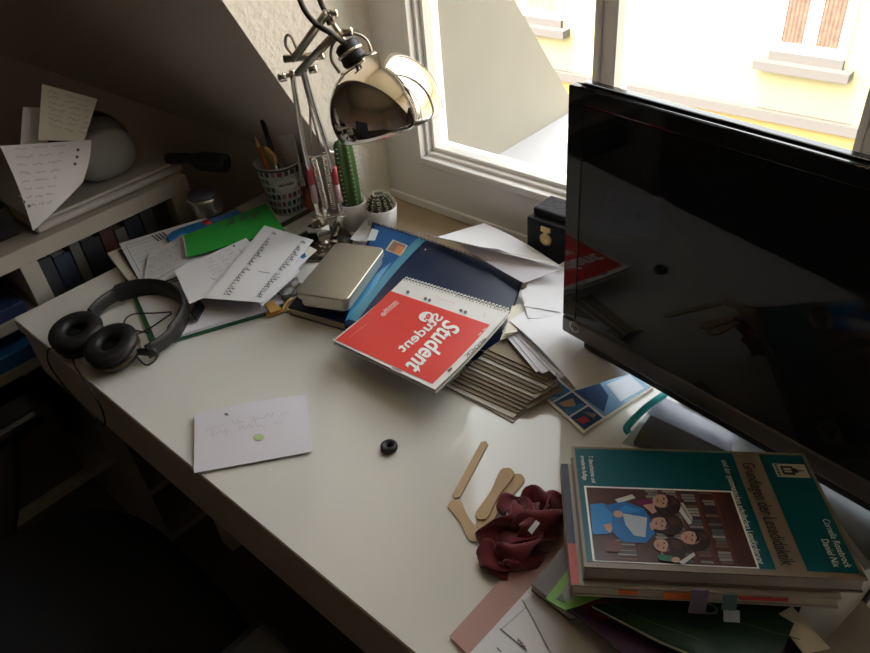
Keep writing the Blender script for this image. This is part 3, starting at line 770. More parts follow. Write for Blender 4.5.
def ws(g):
    for a, b in (((126, 246), (152, 237)), ((126, 246), (140, 272)), ((129, 248), (176, 232)), ((140, 262), (170, 251))): g.line(S, [a, b], .0008, INK)
    for k in range(4): g.poly(S, [(151 + 3.4 * k, 236 - 1.1 * k), (153 + 3.4 * k, 235.4 - 1.1 * k), (160 + 3.2 * k, 241 - 1.1 * k), (158 + 3.2 * k, 241.6 - 1.1 * k)], INK)
    for k in range(4): g.scribble(S, (132 + 2 * k, 252 + 4 * k), (160 + 2 * k, 243 + 4 * k), (0, -1.5), INKF, 4, .0005)
sheet('worksheet', S, PAPER, 'printed worksheet with a ruled box at the back left of the pile', extra={'printed_lines': ws})
# blue strip and jar
BLUE = cm('blue plastic', (.02, .17, .45), .35)
t = thing('ruler', P(205, 222, .02), 'curved blue plastic strip with a red spot behind the green card', 'ruler')
up_ = [(166, 237.5), (172, 231.5), (181, 227.5), (192, 224), (204, 220.5), (216, 217), (226, 213.5), (237, 209)]
lo_ = [(169, 239.5), (176, 235.5), (185, 231.5), (195, 229), (206, 226.5), (217, 223.5), (228, 219.5), (240, 215)]
g = G(); vs = [P(u, v, .026) for u, v in up_] + [P(u, v, .026) for u, v in lo_]; vs += [v - Vector((0, 0, .005)) for v in vs]; n = 8
fs = [(i, i + 1, n + i + 1, n + i) for i in range(n - 1)] + [(2 * n + n + i, 2 * n + n + i + 1, 2 * n + i + 1, 2 * n + i) for i in range(n - 1)]
ring = list(range(n)) + list(range(2 * n - 1, n - 1, -1)); fs += [(ring[k], ring[(k + 1) % 16], ring[(k + 1) % 16] + 16, ring[k] + 16) for k in range(16)]
g.add(vs, fs, BLUE); g.build('strip', t)
g = G(); g.lathe([(0, 0), (.011, 0), (.011, .001), (0, .001)], cm('red print', (.55, .06, .05), .5), P(207, 222.5, .026), n=20, sy=.7); g.build('spot', t, label='red spot')
jc = P(207, 211, .0195)
t = thing('jar', jc, 'small silver ribbed tin with violet lid beyond the green card', 'tin')
g = G(); pr = [(0, 0), (.030, 0)]
for k in range(5): pr += [(.031, .003 + k * .006), (.0295, .006 + k * .006)]
g.lathe(pr + [(.029, .033), (0, .033)], STEEL, jc, n=40); g.build('body', t)
g = G(); g.lathe([(0, .0335), (.0285, .0335), (.027, .038), (0, .038)], cm('violet lid', (.12, .11, .17), .4), jc, n=40); g.build('lid', t, label='violet grey lid')
# green card
GREEN = cm('bright green card', (.03, .36, .05), .6)
S = SP((183, 235.5, .029), (187, 256.5, .029), (285, 230, .029), (266, 203.5, .029))
def gw(g):
    for k in range(3): g.scribble(S, (228 + k * 12, 226 - 4 * k), (236 + k * 12, 222 - 4 * k), (0, -5), INK, 1, .0006)
    for k in range(8): g.disc(S, (183.6 + .42 * k, 237.2 + 2.5 * k), .8, PAPER, n=8)
sheet('card', S, GREEN, 'bright green card with faint writing on the back of the pile', 'card', .002, extra={'writing': gw})
S = SP((148, 255, .0235), (142.7, 286.5, .0235), (186, 262, .0235), (183, 234, .0235))
NOTEG = cm('greyish paper', (.58, .56, .55), .8)
def nw(g):
    for k in range(6): g.scribble(S, (149.5 - k * .7, 260 + 4 * k), (179, 246 + 3.6 * k), (0, -2), INKF if k % 2 else INK, 3, .0005)
sheet('note', S, NOTEG, 'small greyish handwritten note left of the green card', 'note', extra={'handwriting': nw})
S = SP((174, 270, .0315), (189.5, 303.5, .0315), (277, 268, .0315), (246, 238, .0315))
def nw2(g):
    for k in range(5): g.scribble(S, (204 + 2 * k, 262 + 3.4 * k), (232 + 2 * k, 250 + 3.4 * k), (.4, -2), INKF, 3, .0005)
    g.disc(S, (234, 246), 1.0, INKB); g.line(S, [(211, 278.5), (215, 279.8)], .001, INK)
sheet('note', S, PAPER, 'white note with faint writing and black dot next to the green card', 'note', extra={'handwriting': nw2})
# big handwritten sheet
S = SP((204.8, 298, .0345), (263, 302.5, .0345), (313.5, 240, .0345), (264.5, 225.3, .0345))
def hw(g):
    rr = random.Random(5)
    for (a, b) in (((221, 297), (273, 231)), ((254, 299), (302, 240))):
        n = 24
        for k in range(n):
            f = k / n
            if (k * 5) % 11 in (0,): continue
            u = a[0] + (b[0] - a[0]) * f; v = a[1] + (b[1] - a[1]) * f; l = rr.choice((4.5, 6, 8)); 
            g.line(S, [(u, v), (u + l * .55, v + .4), (u + l, v + rr.uniform(-.5, 1.5))], .0013, INK)
            if rr.random() < .75: g.line(S, [(u + l * .5, v - 1.4), (u + l * .8, v + 1.4)], .0013, INK)
            g.line(S, [(u + 1, v), (u + 1 + (b[0] - a[0]) / n * .8, v + (b[1] - a[1]) / n * .8)], .0007, INK)
    g.line(S, [(258, 271.5), (270, 273.5)], .0011, INK); g.line(S, [(239, 250), (243, 253)], .001, INK)
sheet('letter', S, PAPER, 'large white sheet with two rows of handwriting on top of the pile', 'paper', extra={'handwriting': hw})
for k, (cs, lab, mt) in enumerate(((((262, 306, .0300), (300, 272, .0300), (285, 240, .0300), (240, 280, .0300)), 'white sheet peeping out directly below the handwritten sheet', PAPER),
                     (((268, 300, .0275), (308, 258, .0275), (285, 235, .0275), (245, 280, .0275)), 'white sheet with a blue tab under the handwritten sheet', PAPERL),
                     (((270, 292, .025), (317, 250, .025), (290, 236, .025), (250, 275, .025)), 'cream sheet lowest of those under the handwritten sheet', PAPER2))):
    S_ = SP(*cs)
    ex_ = None
    if k == 1:
        def tb(g): g.poly(S_, [(299, 257), (305, 253), (306.5, 257), (303, 259)], cm('blue tab', (.02, .15, .4), .5))
        ex_ = {'tab': tb}
    sheet('paper', S_, mt, lab, extra=ex_)
# crumpled clear wrapper, yellow folded note, gold clip, usb receiver
def crumple(g, c, rx, ry, rz, mt, seed, n=14, k=8, amp=.35):
    rr = random.Random(seed); vs = []
    for j in range(k + 1):
        ph = -math.pi / 2 + math.pi * j / k
        for i in range(n):
            th = 2 * math.pi * i / n; q = 1 + rr.uniform(-amp, amp)
            v = Vector((c[0] + rx * q * math.cos(ph) * math.cos(th), c[1] + ry * q * math.cos(ph) * math.sin(th), c[2] + rz * q * math.sin(ph))); v.z = max(v.z, D + .0006); vs.append(v)
    g.add(vs, [(j * n + i, j * n + (i + 1) % n, (j + 1) * n + (i + 1) % n, (j + 1) * n + i) for j in range(k) for i in range(n)], mt, False)
g = G(); crumple(g, P(287, 287, .012), .028, .024, .012, clear('crumpled film', (.85, .85, .85), .3, .08, .35, (.7, .7, .7)), 4); tag(g.build('wrapper'), 'crumpled clear wrapper between the paper pile and the tin', 'wrapper')
YEL = cm('yellow paper', (.78, .45, .13), .7)
t = thing('sticky_note', P(272, 309, 0), 'folded orange yellow paper scrap in front of the pile', 'note')
for k, (a, b, c_, d_) in enumerate((((261, 305, .008), (267, 317, .004), (283, 311, .005), (276, 301, .009)), ((264, 304, .013), (271, 313, .0095), (281, 309, .010), (273, 300, .014)))):
    g = G(); g.slab(SP(a, b, c_, d_), .002, YEL); g.build('fold', t)
t = thing('clip', P(286, 303, .002), 'small shiny gold clip beside the yellow paper scrap', 'clip')
g = G(); g.tube(smooth_path([P(283, 309, .004), P(288, 301, .008), P(294, 299, .006), P(293, 304, .004), P(287, 310, .003)], 6, True), .0022, GOLD, 8, closed=True); g.build('wire', t)
g = G(); g.slab(SP((284, 308, .007), (288, 310, .006), (294, 302, .008), (290, 299, .009)), .003, GOLD); g.build('plate', t, bevel=.001)
t = thing('usb_stick', P(197, 307, .010), 'small black stick on the papers inside the headphone loop', 'usb stick')
g = G(); S_ = SP((190, 312, .018), (196, 319, .018), (204, 305, .018), (198, 298, .018)); g.slab(S_, .007, BLACKP); g.build('body', t, bevel=.0015)
g = G(); g.slab(SP((191.5, 313.5, .0165), (195, 317.5, .0165), (192.5, 321, .0165), (189, 317.5, .0165)), .004, STEEL); g.build('plug', t)

# ============================================================ headphones
hp = thing('headphones', P(96, 345, 0), 'black over-ear headphones lying at the left front corner of the desk', 'headphones')
GOLDT = cm('bronze ring', (.16, .11, .06), .35, metal=.7)
def earcup(c, tilt):
    ax_ = Vector(tilt).normalized()
    g = G(); g.lathe([(0, -.020), (.026, -.020), (.034, -.014), (.036, -.004), (.035, 0), (0, 0)], BLACKP, c, ax_, 44); cup = g.build('earcup', hp)
    g = G(); pr = []
    for k in range(20):
        a = 2 * math.pi * k / 20; pr.append((.0265 + .0125 * math.cos(a), .008 + .0095 * math.sin(a)))
    g.lathe(pr, BLACKF, c, ax_, 48, closed=True); g.build('cushion', cup)
    g = G(); g.lathe([(0, .001), (.018, .001), (.018, .003), (0, .003)], cm('dark mesh', (.006, .006, .006), .9), c, ax_, 30); g.build('grille', cup)
    g = G(); g.lathe([(.0355, -.006), (.0372, -.006), (.0372, -.003), (.0355, -.003)], GOLDT, c, ax_, 44, closed=True); g.build('ring', cup)
    return cup
e1 = P(78, 335, .028); e2 = P(113.5, 348, .028)
earcup(e1, (.12, -.10, 1)); earcup(e2, (.06, -.18, 1))
band_px = [(91, 315), (100, 305), (115, 295), (135, 288.5), (155, 287), (172, 291), (182, 300), (184.5, 312), (179, 325), (168, 338), (156, 347), (147, 352)]
pth = smooth_path([P(u, v, .022) for u, v in band_px], 6)
g = G(); n = len(pth)
g.tube(pth, [.0165 if 12 < i < n - 14 else .0125 for i in range(n)], BLACKF, 12, flat=.34, up=(0, 0, 1)); g.build('headband', hp)
inn = smooth_path([P(u, v, .022) for u, v in [(108, 302), (122, 296), (137, 292), (155, 291), (168, 294), (177, 302), (179, 312)]], 6)
for a, b in ((pth[0], e1), (pth[-1], e2)):
    g = G(); q = (Vector((b.x, b.y, a.z)) - a); q = a + q.normalized() * (q.length - .033)
    g.tube([a + (a - q) * .9, a, q.lerp(a, .3), q], [.007, .007, .006, .005], BLACKP, 10, flat=.6, up=(0, 0, 1)); g.build('yoke', hp)
CB = cm('headphone cable', (.012, .011, .011), .5)
g = G()
g.tube(smooth_path([P(76, 352, .006), P(73, 358, .003), P(75, 366, .0022), ON(80, 373.5, 1, .2135), ON(100, 405, 1, .209), ON(105, 424, 1, .205), ON(98, 423, 1, .200), ON(84, 408, 1, .20), ON(66, 388, 1, .203), ON(50, 366, 1, .208), P(47.5, 352, .006), P(53, 347.5, .005), P(59, 347.5, .004)], 8), .0013, CB, 6)
g.build('cable', hp)
g = G(); g.tube(smooth_path([P(136, 356, .004), P(146, 365, .0022), P(155, 360, .0022), P(158.5, 351, .002), P(150, 348, .002)], 8), .0013, CB, 6)
hh = .039
g.tube(smooth_path([P(150, 333, .012), P(127, 328, .013), P(125, 320, .013), P(134, 314, .013), P(155, 313, .013), P(171, 312, .020)], 8), .0013, CB, 6)
g.tube(smooth_path([P(128, 330, .013), P(136, 334, .012), P(150, 328, .013), P(165, 318, .016), P(172, 313, .02)], 8), .0013, CB, 6)
g.build('cable_loop', hp)

# ============================================================ small things on the bare desk
S = SP((195, 413.5, .006), (194, 473.5, .003), (312.5, 452, .003), (306, 395, .005), bulge=lambda a, b: .0025 * math.sin(3.14 * b) * (1 - a) + .001)
LIME = cm('green smear', (.50, .62, .32), .8)
def nn(g):
    g.scribble(S, (206, 431), (291, 414), (.5, -4), INKF, 4, .0006); g.scribble(S, (210, 436), (284, 423), (.5, -3.5), INKF, 3, .0005)
    g.disc(S, (259, 437.5), 5.5, LIME, .0008, 14, 3.4); g.poly(S, [(224, 414), (227, 413), (229, 415.5), (226, 416)], INK)
sheet('note', S, PAPERL, 'folded lilac-white note with faint writing alone on the desk', 'note', .0012, 8, 8, extra={'handwriting': nn})
g = G(); cw = P(389.5, 449, 0)
g.lathe([(.003, .0), (.0085, 0), (.0105, .002), (.0105, .006), (.0085, .008), (.006, .008), (.0045, .006), (.003, .006)], cm('black rubber', (.015, .015, .016), .5), cw + Vector((0, 0, .0003)), n=36, closed=True)
tag(g.build('rubber_ring'), 'small black rubber ring lying in the middle of the desk', 'ring')

# ============================================================ blue pile with tin
NAVY = cm('navy cover', (.012, .018, .06), .3, spec=.5); NAVY2 = cm('deep blue cover', (.006, .016, .055), .30, spec=.35)
PGE = cm('page edges', (.62, .57, .46), .85)
def book_slab(name, S, th, cover, label, cat, group=None, ct=.0012, prints=None, pages=PGE, ns=1, ntt=1):
    cen = sum(S.c, Vector()) / 4; t = thing(name, cen - S.n * th, label, cat, group)
    g = G(); g.slab(S, ct, cover, ns, ntt)
    low = Surf([c - S.n * (th - ct) for c in S.c], S.bulge); low.n = S.n
    g.slab(low, ct, cover, ns, ntt); g.build('cover', t)
    mid = Surf([c - S.n * ct for c in S.c], S.bulge); mid.n = S.n
    g = G(); g.slab(mid, th - 2 * ct - .0002, pages, ns, ntt, s0=.008, s1=.992, t0=.008, t1=.992); g.build('pages', t)
    for nm, fn in (prints or {}).items():
        q = G(); fn(q); q.build(nm, t)
    return t
S = SP((288, 307.5, .0145), (480, 362, .0145), (500, 302, .0145), (321, 266, .0145))
book_slab('notebook', S, .014, NAVY, 'thick navy notebook at the bottom of the blue pile', 'notebook')
S = SP((297, 296, .0185), (340, 312, .0185), (368, 262, .0185), (326, 258, .0185))
g = G(); g.slab(S, .0018, clear('clear sleeve', (.62, .64, .66), .2, .06, .3, (.5, .5, .5))); tag(g.build('plastic_sleeve'), 'clear plastic sleeve under the silver tin', 'sleeve')
for k, (cs, lab) in enumerate(((((350, 239, .019), (366, 219, .021), (382, 222, .021), (372, 245, .019)), 'white sheet edge left of the blue magazine near the lamp base'), (((360, 240, .0215), (372, 223, .0235), (390, 226, .0235), (380, 246, .0215)), 'white sheet directly under the upper left corner of the blue magazine'))):
    sheet('paper', SP(*cs), PAPER, lab)
S = SP((344, 325, .022), (497, 352, .024), (523, 277, .040), (372.5, 222, .034), bulge=lambda a, b: .004 * math.sin(3.14 * a) * b)
STRIPE = cm('cyan stripe', (.07, .25, .36), .35); MIDB = cm('mid blue print', (.008, .085, .26), .3); SKYB = cm('sky blue print', (.08, .29, .52), .35)
def mg(g):
    g.poly(S, [(375, 225), (421, 239), (352, 318), (345, 322)], MIDB, .0004)
    g.poly(S, [(362, 285), (392, 262), (372, 290), (350, 318), (345, 322)], SKYB, .0007)
    g.poly(S, [(418, 238), (425.5, 241), (357, 322), (349, 320)], STRIPE, .0010)
def mp(g):
    g.poly(S, [(393, 240), (408, 246), (401, 257), (385.5, 250.5)], cm('stamp border', (.55, .50, .44), .4), .0010)
    g.poly(S, [(394, 241.5), (406.3, 246.5), (400.3, 255.5), (387.5, 250.2)], cm('stamp brown', (.25, .14, .10), .4), .0013)
    g.poly(S, [(399, 246), (405, 248.5), (400.3, 255.5), (394, 253)], cm('stamp orange', (.55, .22, .08), .4), .0016)
def mp2(g):
    g.poly(S, [(372, 229), (379, 231), (375, 241), (366.5, 241)], cm('white tag print', (.62, .66, .68), .4), .0010)
def mp3(g):
    g.scribble(S, (356, 315), (396, 268), (-2.2, -1.6), cm('pale letters', (.35, .55, .62), .4), 4, .0009)
def mp4(g):
    g.disc(S, (486, 311), 2.0, cm('moon print', (.45, .50, .55), .4), .0011); g.disc(S, (425.5, 250), .8, PAPER, .0011)
mgz = book_slab('magazine', S, .006, NAVY2, 'large glossy blue magazine with cyan stripe under the red notebook', 'magazine', prints={'cover_stripes': mg, 'stamp': mp, 'white_tag': mp2, 'stripe_lettering': mp3, 'cover_dots': mp4}, ns=8, ntt=6)
g = G()
for k in range(34):
    f = (k + .5) / 34; p = S.pos(.06 + .92 * f, .985)
    g.tube([p + Vector((0, .005 * math.cos(a) + .002, .0045 * math.sin(a) - .002)) for a in [2 * math.pi * i / 10 for i in range(10)]], .0007, cm('dark coil', (.12, .13, .2), .4, metal=.5), 5, closed=True)
g.build('spiral_binding', mgz)
# tin box
T0 = [P(340.7, 238.6, .0563), P(381, 251.5, .0563), P(340.7, 304.8, .0563), P(300.2, 288.2, .0563)]
cx = sum(T0, Vector()) / 4; lx_ = ((T0[3] - T0[0]) + (T0[2] - T0[1])).normalized(); ly_ = Vector((-lx_.y, lx_.x, 0)); 
def rrect(c, lx, ly, a, b, r, z, n=6):
    out = []
    for (sx, sy, a0) in ((1, 1, 0), (-1, 1, 90), (-1, -1, 180), (1, -1, 270)):
        for k in range(n + 1):
            th = math.radians(a0 + 90 * k / n); out.append(Vector((c.x, c.y, z)) + lx * (sx * (a - r) + r * math.cos(th)) + ly * (sy * (b - r) + r * math.sin(th)))
    return out
def rbody(g, c, lx, ly, lay, mt, r=.012):
    rings = [rrect(c, lx, ly, a, b, rr, z) for a, b, rr, z in lay]; n = len(rings[0]); vs = [v for q in rings for v in q]
    fs = [(j * n + i, j * n + (i + 1) % n, (j + 1) * n + (i + 1) % n, (j + 1) * n + i) for j in range(len(rings) - 1) for i in range(n)]
    g.add(vs, fs, mt, False); g.add(rings[0], [tuple(range(n))[::-1]], mt); g.add(rings[-1], [tuple(range(n))], mt)
t = thing('tin_box', (cx.x, cx.y, D + .0318), 'flat rounded silver tin box on the blue pile', 'tin')
zb_ = D + .0318
g = G(); rbody(g, cx, lx_, ly_, [(.0685, .0385, .010, zb_), (.0695, .0395, .011, zb_ + .002), (.0695, .0395, .011, zb_ + .014)], TINM); g.build('base', t)
g = G(); rbody(g, cx, lx_, ly_, [(.0725, .0425, .012, zb_ + .0143), (.0730, .0430, .012, zb_ + .015), (.0730, .0430, .012, zb_ + .0232), (.0727, .0427, .012, zb_ + .0240), (.0718, .0418, .0115, zb_ + .0246)], TINM); g.build('lid', t)

# red student notebook
S = SP((332.5, 340, .036), (435, 389.5, .046), (509.5, 311, .052), (403.5, 278.5, .047), bulge=lambda a, b: -.004 * math.sin(3.14 * b))
RED = cm('red cover', (.72, .055, .045), .35, spec=.5)
def rc(g): g.poly(S, [(335.5, 340), (432.5, 384), (490, 325), (390.5, 291)], RED, .0005)
wh = WHITEI
def rt(g):
    g.text(S, 'Student', (446, 320), (405.5, 366), (15, 9), wh, .025, .0012)
def rt2(g):
    g.text(S, 'Student', (444, 318), (403, 353), (8.5, 5), wh, .02, .0012, flip=True)
def rt3(g):
    g.disc(S, (426.5, 317.5), 7.6, wh, .0012, 22, 5.2); g.text(S, 'e:', (428.5, 313.5), (424, 320.5), (5, 4), RED, .03, .0016)
def rt4(g):
    g.line(S, [(384.5, 314.5), (399, 303)], .0045, cm('faded red', (.80, .30, .26), .4), .0011); g.poly(S, [(381, 313.5), (386, 312.5), (386.5, 316), (381.5, 317)], cm('pink print', (.82, .42, .38), .4), .0012)
    g.text(S, 'BRUNNEN', (385, 312.8), (397.6, 302.8), (-1.6, -1.8), wh, 0, .0015)
    g.line(S, [(349, 338.5), (367, 324.5)], .0008, cm('faded red', (.8, .3, .26), .4), .0012)
def rt5(g):
    for q in ((486, 328.5), (481.5, 333)): g.line(S, [q, (q[0] - 3, q[1] + 3)], .0025, cm('pink print', (.82, .42, .38), .4), .0012)
def rb(g):
    for (u, v) in ((408, 292.5), (425.5, 299.2), (429.5, 300.7), (461, 311), (465.5, 312.6)): g.disc(S, (u, v), 1.7, INK, .0009, 12)
    g.text(S, 'BLOCK', (484.5, 338.5), (464, 356), (2.2, 2.2), INK, .01, .0009); g.poly(S, [(447, 371), (451.5, 367.5), (452.5, 369.5), (449, 373)], INK, .0009)
    g.line(S, [(436, 297), (455, 304)], .0006, cm('pink print', (.82, .42, .38), .4), .0009); g.line(S, [(485, 313), (484, 317), (487, 317.5)], .0006, INKF, .0009)
    g.poly(S, [(393, 367), (403, 371.5), (400, 374), (390.5, 369.5)], cm('grey print', (.5, .48, .48), .5), .0009)
    for k in range(7): g.line(S, [(393.5 + k * 1.25, 367.6 + k * .55), (391.8 + k * 1.25, 369.6 + k * .55)], .0005, INK, .0012)
nb = book_slab('notebook', S, .007, cm('white cover card', (.78, .76, .72), .5), 'red student notebook with spiral binding and big white lettering', 'notebook', prints={'red_panel': rc, 'title': rt, 'mirrored_title': rt2, 'round_logo': rt3, 'maker_line': rt4, 'size_mark': rt5, 'border_print': rb}, ns=6, ntt=8)
g = G(); COIL = cm('white coil', (.70, .68, .62), .35)
for k in range(31):
    f = (k + .5) / 31; p = S.pos(.005 + .985 * f, .985); d = (S.pos(.5, 1) - S.pos(.5, .9)).normalized()
    g.tube([p + d * (.005 * math.cos(a) + .003) + Vector((0, 0, .0050 * math.sin(a) - .003)) for a in [2 * math.pi * i / 12 for i in range(12)]], .00085, COIL, 5, closed=True)
g.build('spiral_binding', nb)

# grey card stack, fanned
CARD = cm('grey brown card', (.27, .215, .15), .8); CARD2 = cm('pale card', (.60, .56, .50), .8)
rr = random.Random(11)
base4 = [Vector((-.525, .492, 0)), Vector((-.372, .512, 0)), Vector((-.375, .585, 0)), Vector((-.500, .650, 0))]
for k in range(14):
    h = .002 + k * .0021
    if k < 2: cs = [P(446, 386, h), P(513, 422 - 4 * k, h), P(542 + 5 * k, 393 - 2 * k, h), P(500, 345, h)]
    else:
        f = (k - 2) / 11; j = rr.uniform(-2, 2)
        cs = [P(450 + 38 * f + j, 383 - 34 * f, h), P(518 + 36 * f + j * 2.5, 413 - 34 * f + j, h), P(562 - 8 * f + j * 1.5, 391 - 16 * f, h), P(512 + 4 * f, 332 - 2 * f, h)]
    lab = 'pale card at the bottom of the fanned stack, ' + ('lowest' if k == 0 else 'second lowest') if k < 2 else 'thin grey-brown card in the fanned stack beside the red notebook'
    sheet('card', Surf(cs), CARD2 if k < 2 or k in (7, 10) else CARD, lab, 'card', .0019, group='cards in the fanned grey stack')
# small cream bundle under the notebook's spiral end
for k in range(3):
    S_ = SP((500 + k * 2, 340 - k * 3, .037 + k * .002), (511 + 3 * k, 336 - k * 2, .037 + k * .002), (530 + k, 300 + k * 2, .036 + k * .002), (512, 306, .036 + k * .002))
    sheet('paper', S_, PAPER2, 'cream sheet poking out by the spiral end of the red notebook', group='cream sheets by the spiral end')
# white sheets at the foot of the monitor
for k in range(4):
    S_ = SP((502 + 3 * k, 331 - 2 * k, .0352 + .0009 * k), (536 + 9 * k - (3 if k % 2 else 0), 372 + 1.5 * k, .0345 + .0009 * k), (600, 350, .0322 + .0009 * k), (548, 292, .0330 + .0009 * k))
    sheet('paper', S_, PAPERL, 'white fanned sheet under the large loose sheet by the monitor', group='fanned white sheets by the monitor')
S = SP((510, 321, .042), (577, 390, .034), (632, 372.5, .034), (563, 283, .042), bulge=lambda a, b: .006 * math.sin(3.14 * a))
sheet('paper', S, PAPER, 'large loose white sheet reaching under the monitor edge', ns=10, ntt=4)
for k, (cs, lab) in enumerate(((((521, 291, .047), (528, 318, .044), (568, 318, .044), (566, 262, .047)), 'white sheet lying between folded sheet and monitor corner'), (((527, 284, .0485), (524, 306, .046), (560, 312, .046), (570, 258, .049)), 'white sheet just under the folded flap by the black box'))):
    sheet('paper', SP(*cs), PAPER, lab)
# folded / curled sheets over the sill
S = SP((437, 237, .052), (562, 267, .056), (530, 246, .058), (484, 223, .040), bulge=lambda a, b: .002 * math.sin(3 * a))
sheet('paper', S, PAPER, 'white sheet lying on the sill behind the blue magazine', ns=8, ntt=4)
S = SP((458, 244, .058), (524, 283, .052), (563, 268, .066), (498, 249, .070), bulge=lambda a, b: -.005 * math.sin(3.14 * a))
sheet('paper', S, PAPERL, 'folded white flap drooping over the blue magazine corner', ns=10, ntt=6)
S = SP((405, 230, .045), (498, 252, .069), (562.5, 270.5, .0672), (562, 266, .0690), bulge=None)
S = Surf([P(402, 229, .046), P(482, 247.5, .068), P(563, 268, .0675), P(556, 263, .0695)])
sheet('paper', S, PAPER, 'bright curled paper edge along the top of the folded flap', th=.001)

# postcard calendar sheet
S = SP((535.5, 390, .0045), (583.5, 433, .0045), (654, 387, .0045), (606, 352, .0045))
pc = lambda n_, c_: cm(n_, c_, .25)
def cpz(g):
    L = lambda f, s_: None
    Pq = lambda a, b: (a, b)
    rr = random.Random(2)
    cells = []
    def cell(s0, s1, t0, t1, cols_, nseg=3):
        g.polyst(S, [(s0, t0), (s1, t0), (s1, t1), (s0, t1)], pc('card ' + cols_[0][0], cols_[0][1]), .0004)
        for nm_, c_, poly in cols_[1:]:
            g.polyst(S, [(s0 + (s1 - s0) * a, t0 + (t1 - t0) * b) for a, b in poly], pc('card ' + nm_, c_), .0008)
    LK = ('lake blue', (.04, .16, .34)); RK = (.28, .20, .13); DB = (.02, .06, .15); LB_ = (.25, .42, .60)
    cell(.03, .32, .03, .28, [LK, ('rock', RK, [(.1, .1), (.6, .2), (.9, .7), (.4, .9)]), ('pale sky', LB_, [(.6, 0), (1, 0), (1, .4)])])
    cell(.35, .66, .03, .28, [('deep blue', DB), ('sand', (.38, .28, .16), [(.15, .1), (.5, .2), (.8, .6), (.3, .8)]), ('lake blue', (.04, .16, .34), [(.6, .1), (1, .1), (1, .9), (.8, .9)])])
    cell(.69, .97, .03, .28, [('deep blue', DB), ('boat red', (.42, .05, .05), [(.3, .1), (.7, .15), (.75, .5), (.35, .5)]), ('rock', RK, [(.1, .6), (.8, .7), (.6, .95)])])
    cell(.03, .32, .31, .97, [('sand', (.38, .28, .16)), ('rock', RK, [(.2, .0), (.9, .1), (.8, .5), (.1, .4)]), ('deep blue', DB, [(.1, .5), (.9, .5), (.9, .9), (.2, .9)])])
    cell(.35, .97, .31, .97, [('pale lake', (.16, .33, .50)), ('deep blue', DB, [(0, 0), (.9, .05), (.6, .35), (.1, .45)]), ('cloud', (.50, .55, .62), [(.3, .5), (.9, .4), (.95, .9), (.4, .95)])])
sheet('postcard', S, PAPER2, 'glossy postcard of blue lake views on the desk before the monitor', 'postcard', .003, extra={'picture': cpz})

# plastic folder with turquoise edge
TEAL = cm('turquoise plastic', (.02, .42, .44), .35)
t = thing('plastic_folder', P(690, 430, 0), 'clear plastic folder with turquoise edge between monitor and books', 'folder')
S = SP((622, 443, .020), (662, 396, .024), (772, 452, .024), (738, 478, .020), bulge=lambda a, b: .005 * math.sin(3.14 * a) * math.sin(3.14 * b))
g = G(); g.slab(S, .0012, clear('folder film', (.72, .74, .77), .12, .25, .10, (.6, .62, .66), bump=.12), 10, 10); g.build('film', t)
g = G(); g.tube(smooth_path([P(629, 433, .012), P(626.5, 428, .016), P(634, 419, .020), P(648, 406, .024), P(665, 394, .026)], 6), .0042, TEAL, 10); g.build('edge', t, label='turquoise edge strip')
g = G(); g.slab(SP((634, 440, .010), (650, 415, .012), (735, 452, .012), (722, 474, .010)), .009, cm('dark pouch', (.05, .05, .052), .6)); g.build('pouch', t, label='dark pouch')
g = G(); g.slab(SP((646, 412, .014), (664, 398, .014), (738, 437, .014), (729, 452, .014)), .001, PAPERL); g.build('inserted_sheet', t)

# ============================================================ sticks and red ribbon
WOOD = cm('birch wood', (.58, .40, .23), .7, var=.12, vscale=40)
def wstick(p, q, w0, wm, w1, h0, h1, label, th=.0018):
    a, b = P(*p, h0), P(*q, h1); d = b - a; s_ = Vector((-d.y, d.x, 0)).normalized(); n = 24; L = []; Rr = []
    up = d.cross(s_).normalized(); up = up if up.z > 0 else -up
    for i in range(n + 1):
        f = i / n
        w = w0 + (wm - w0) * min(1, f / .45) if f < .45 else wm + (w1 - wm) * min(1, (f - .45) / .5)
        w = w0 + (wm - w0) * (.5 - .5 * math.cos(min(1, f / .5) * math.pi)) if f < .5 else wm + (w1 - wm) * (.5 - .5 * math.cos(min(1, (f - .5) / .35) * math.pi))
        e = min(f, 1 - f) * d.length; we = w0 if f < .5 else w1
        if e < we: w *= math.sqrt(max(.02, 1 - (1 - e / we) ** 2))
        c_ = a + d * f; L.append(c_ + s_ * w); Rr.append(c_ - s_ * w)
    top = L + Rr[::-1]; g = G(); g.prism([v - up * th for v in top], up * th, WOOD)
    o = g.build('wooden_stick'); return tag(o, label, 'stick', 'flat wooden sticks by the red ribbon')
wstick((455, 498), (485.5, 441), .0046, .0046, .0046, .0022, .0022, 'straight flat wooden stick farthest from the red ribbon')
wstick((452, 500), (478, 541), .0085, .0055, .0075, .0022, .0022, 'waisted wooden stick nearest the front, half under the ribbon')
wstick((479, 529), (521, 474), .0075, .0055, .0085, .0022, .0022, 'waisted wooden stick lying under its twin next to ribbon')
wstick((479, 519), (510, 468), .0075, .0055, .0085, .0046, .0046, 'waisted wooden stick lying on top of its twin')
REDF = cm('dark red velvet', (.15, .008, .013), .85, sheen=.4); 
t = thing('hair_ribbon', P(515, 535, 0), 'crumpled dark red fabric ribbon heaped beside the wooden sticks', 'ribbon')
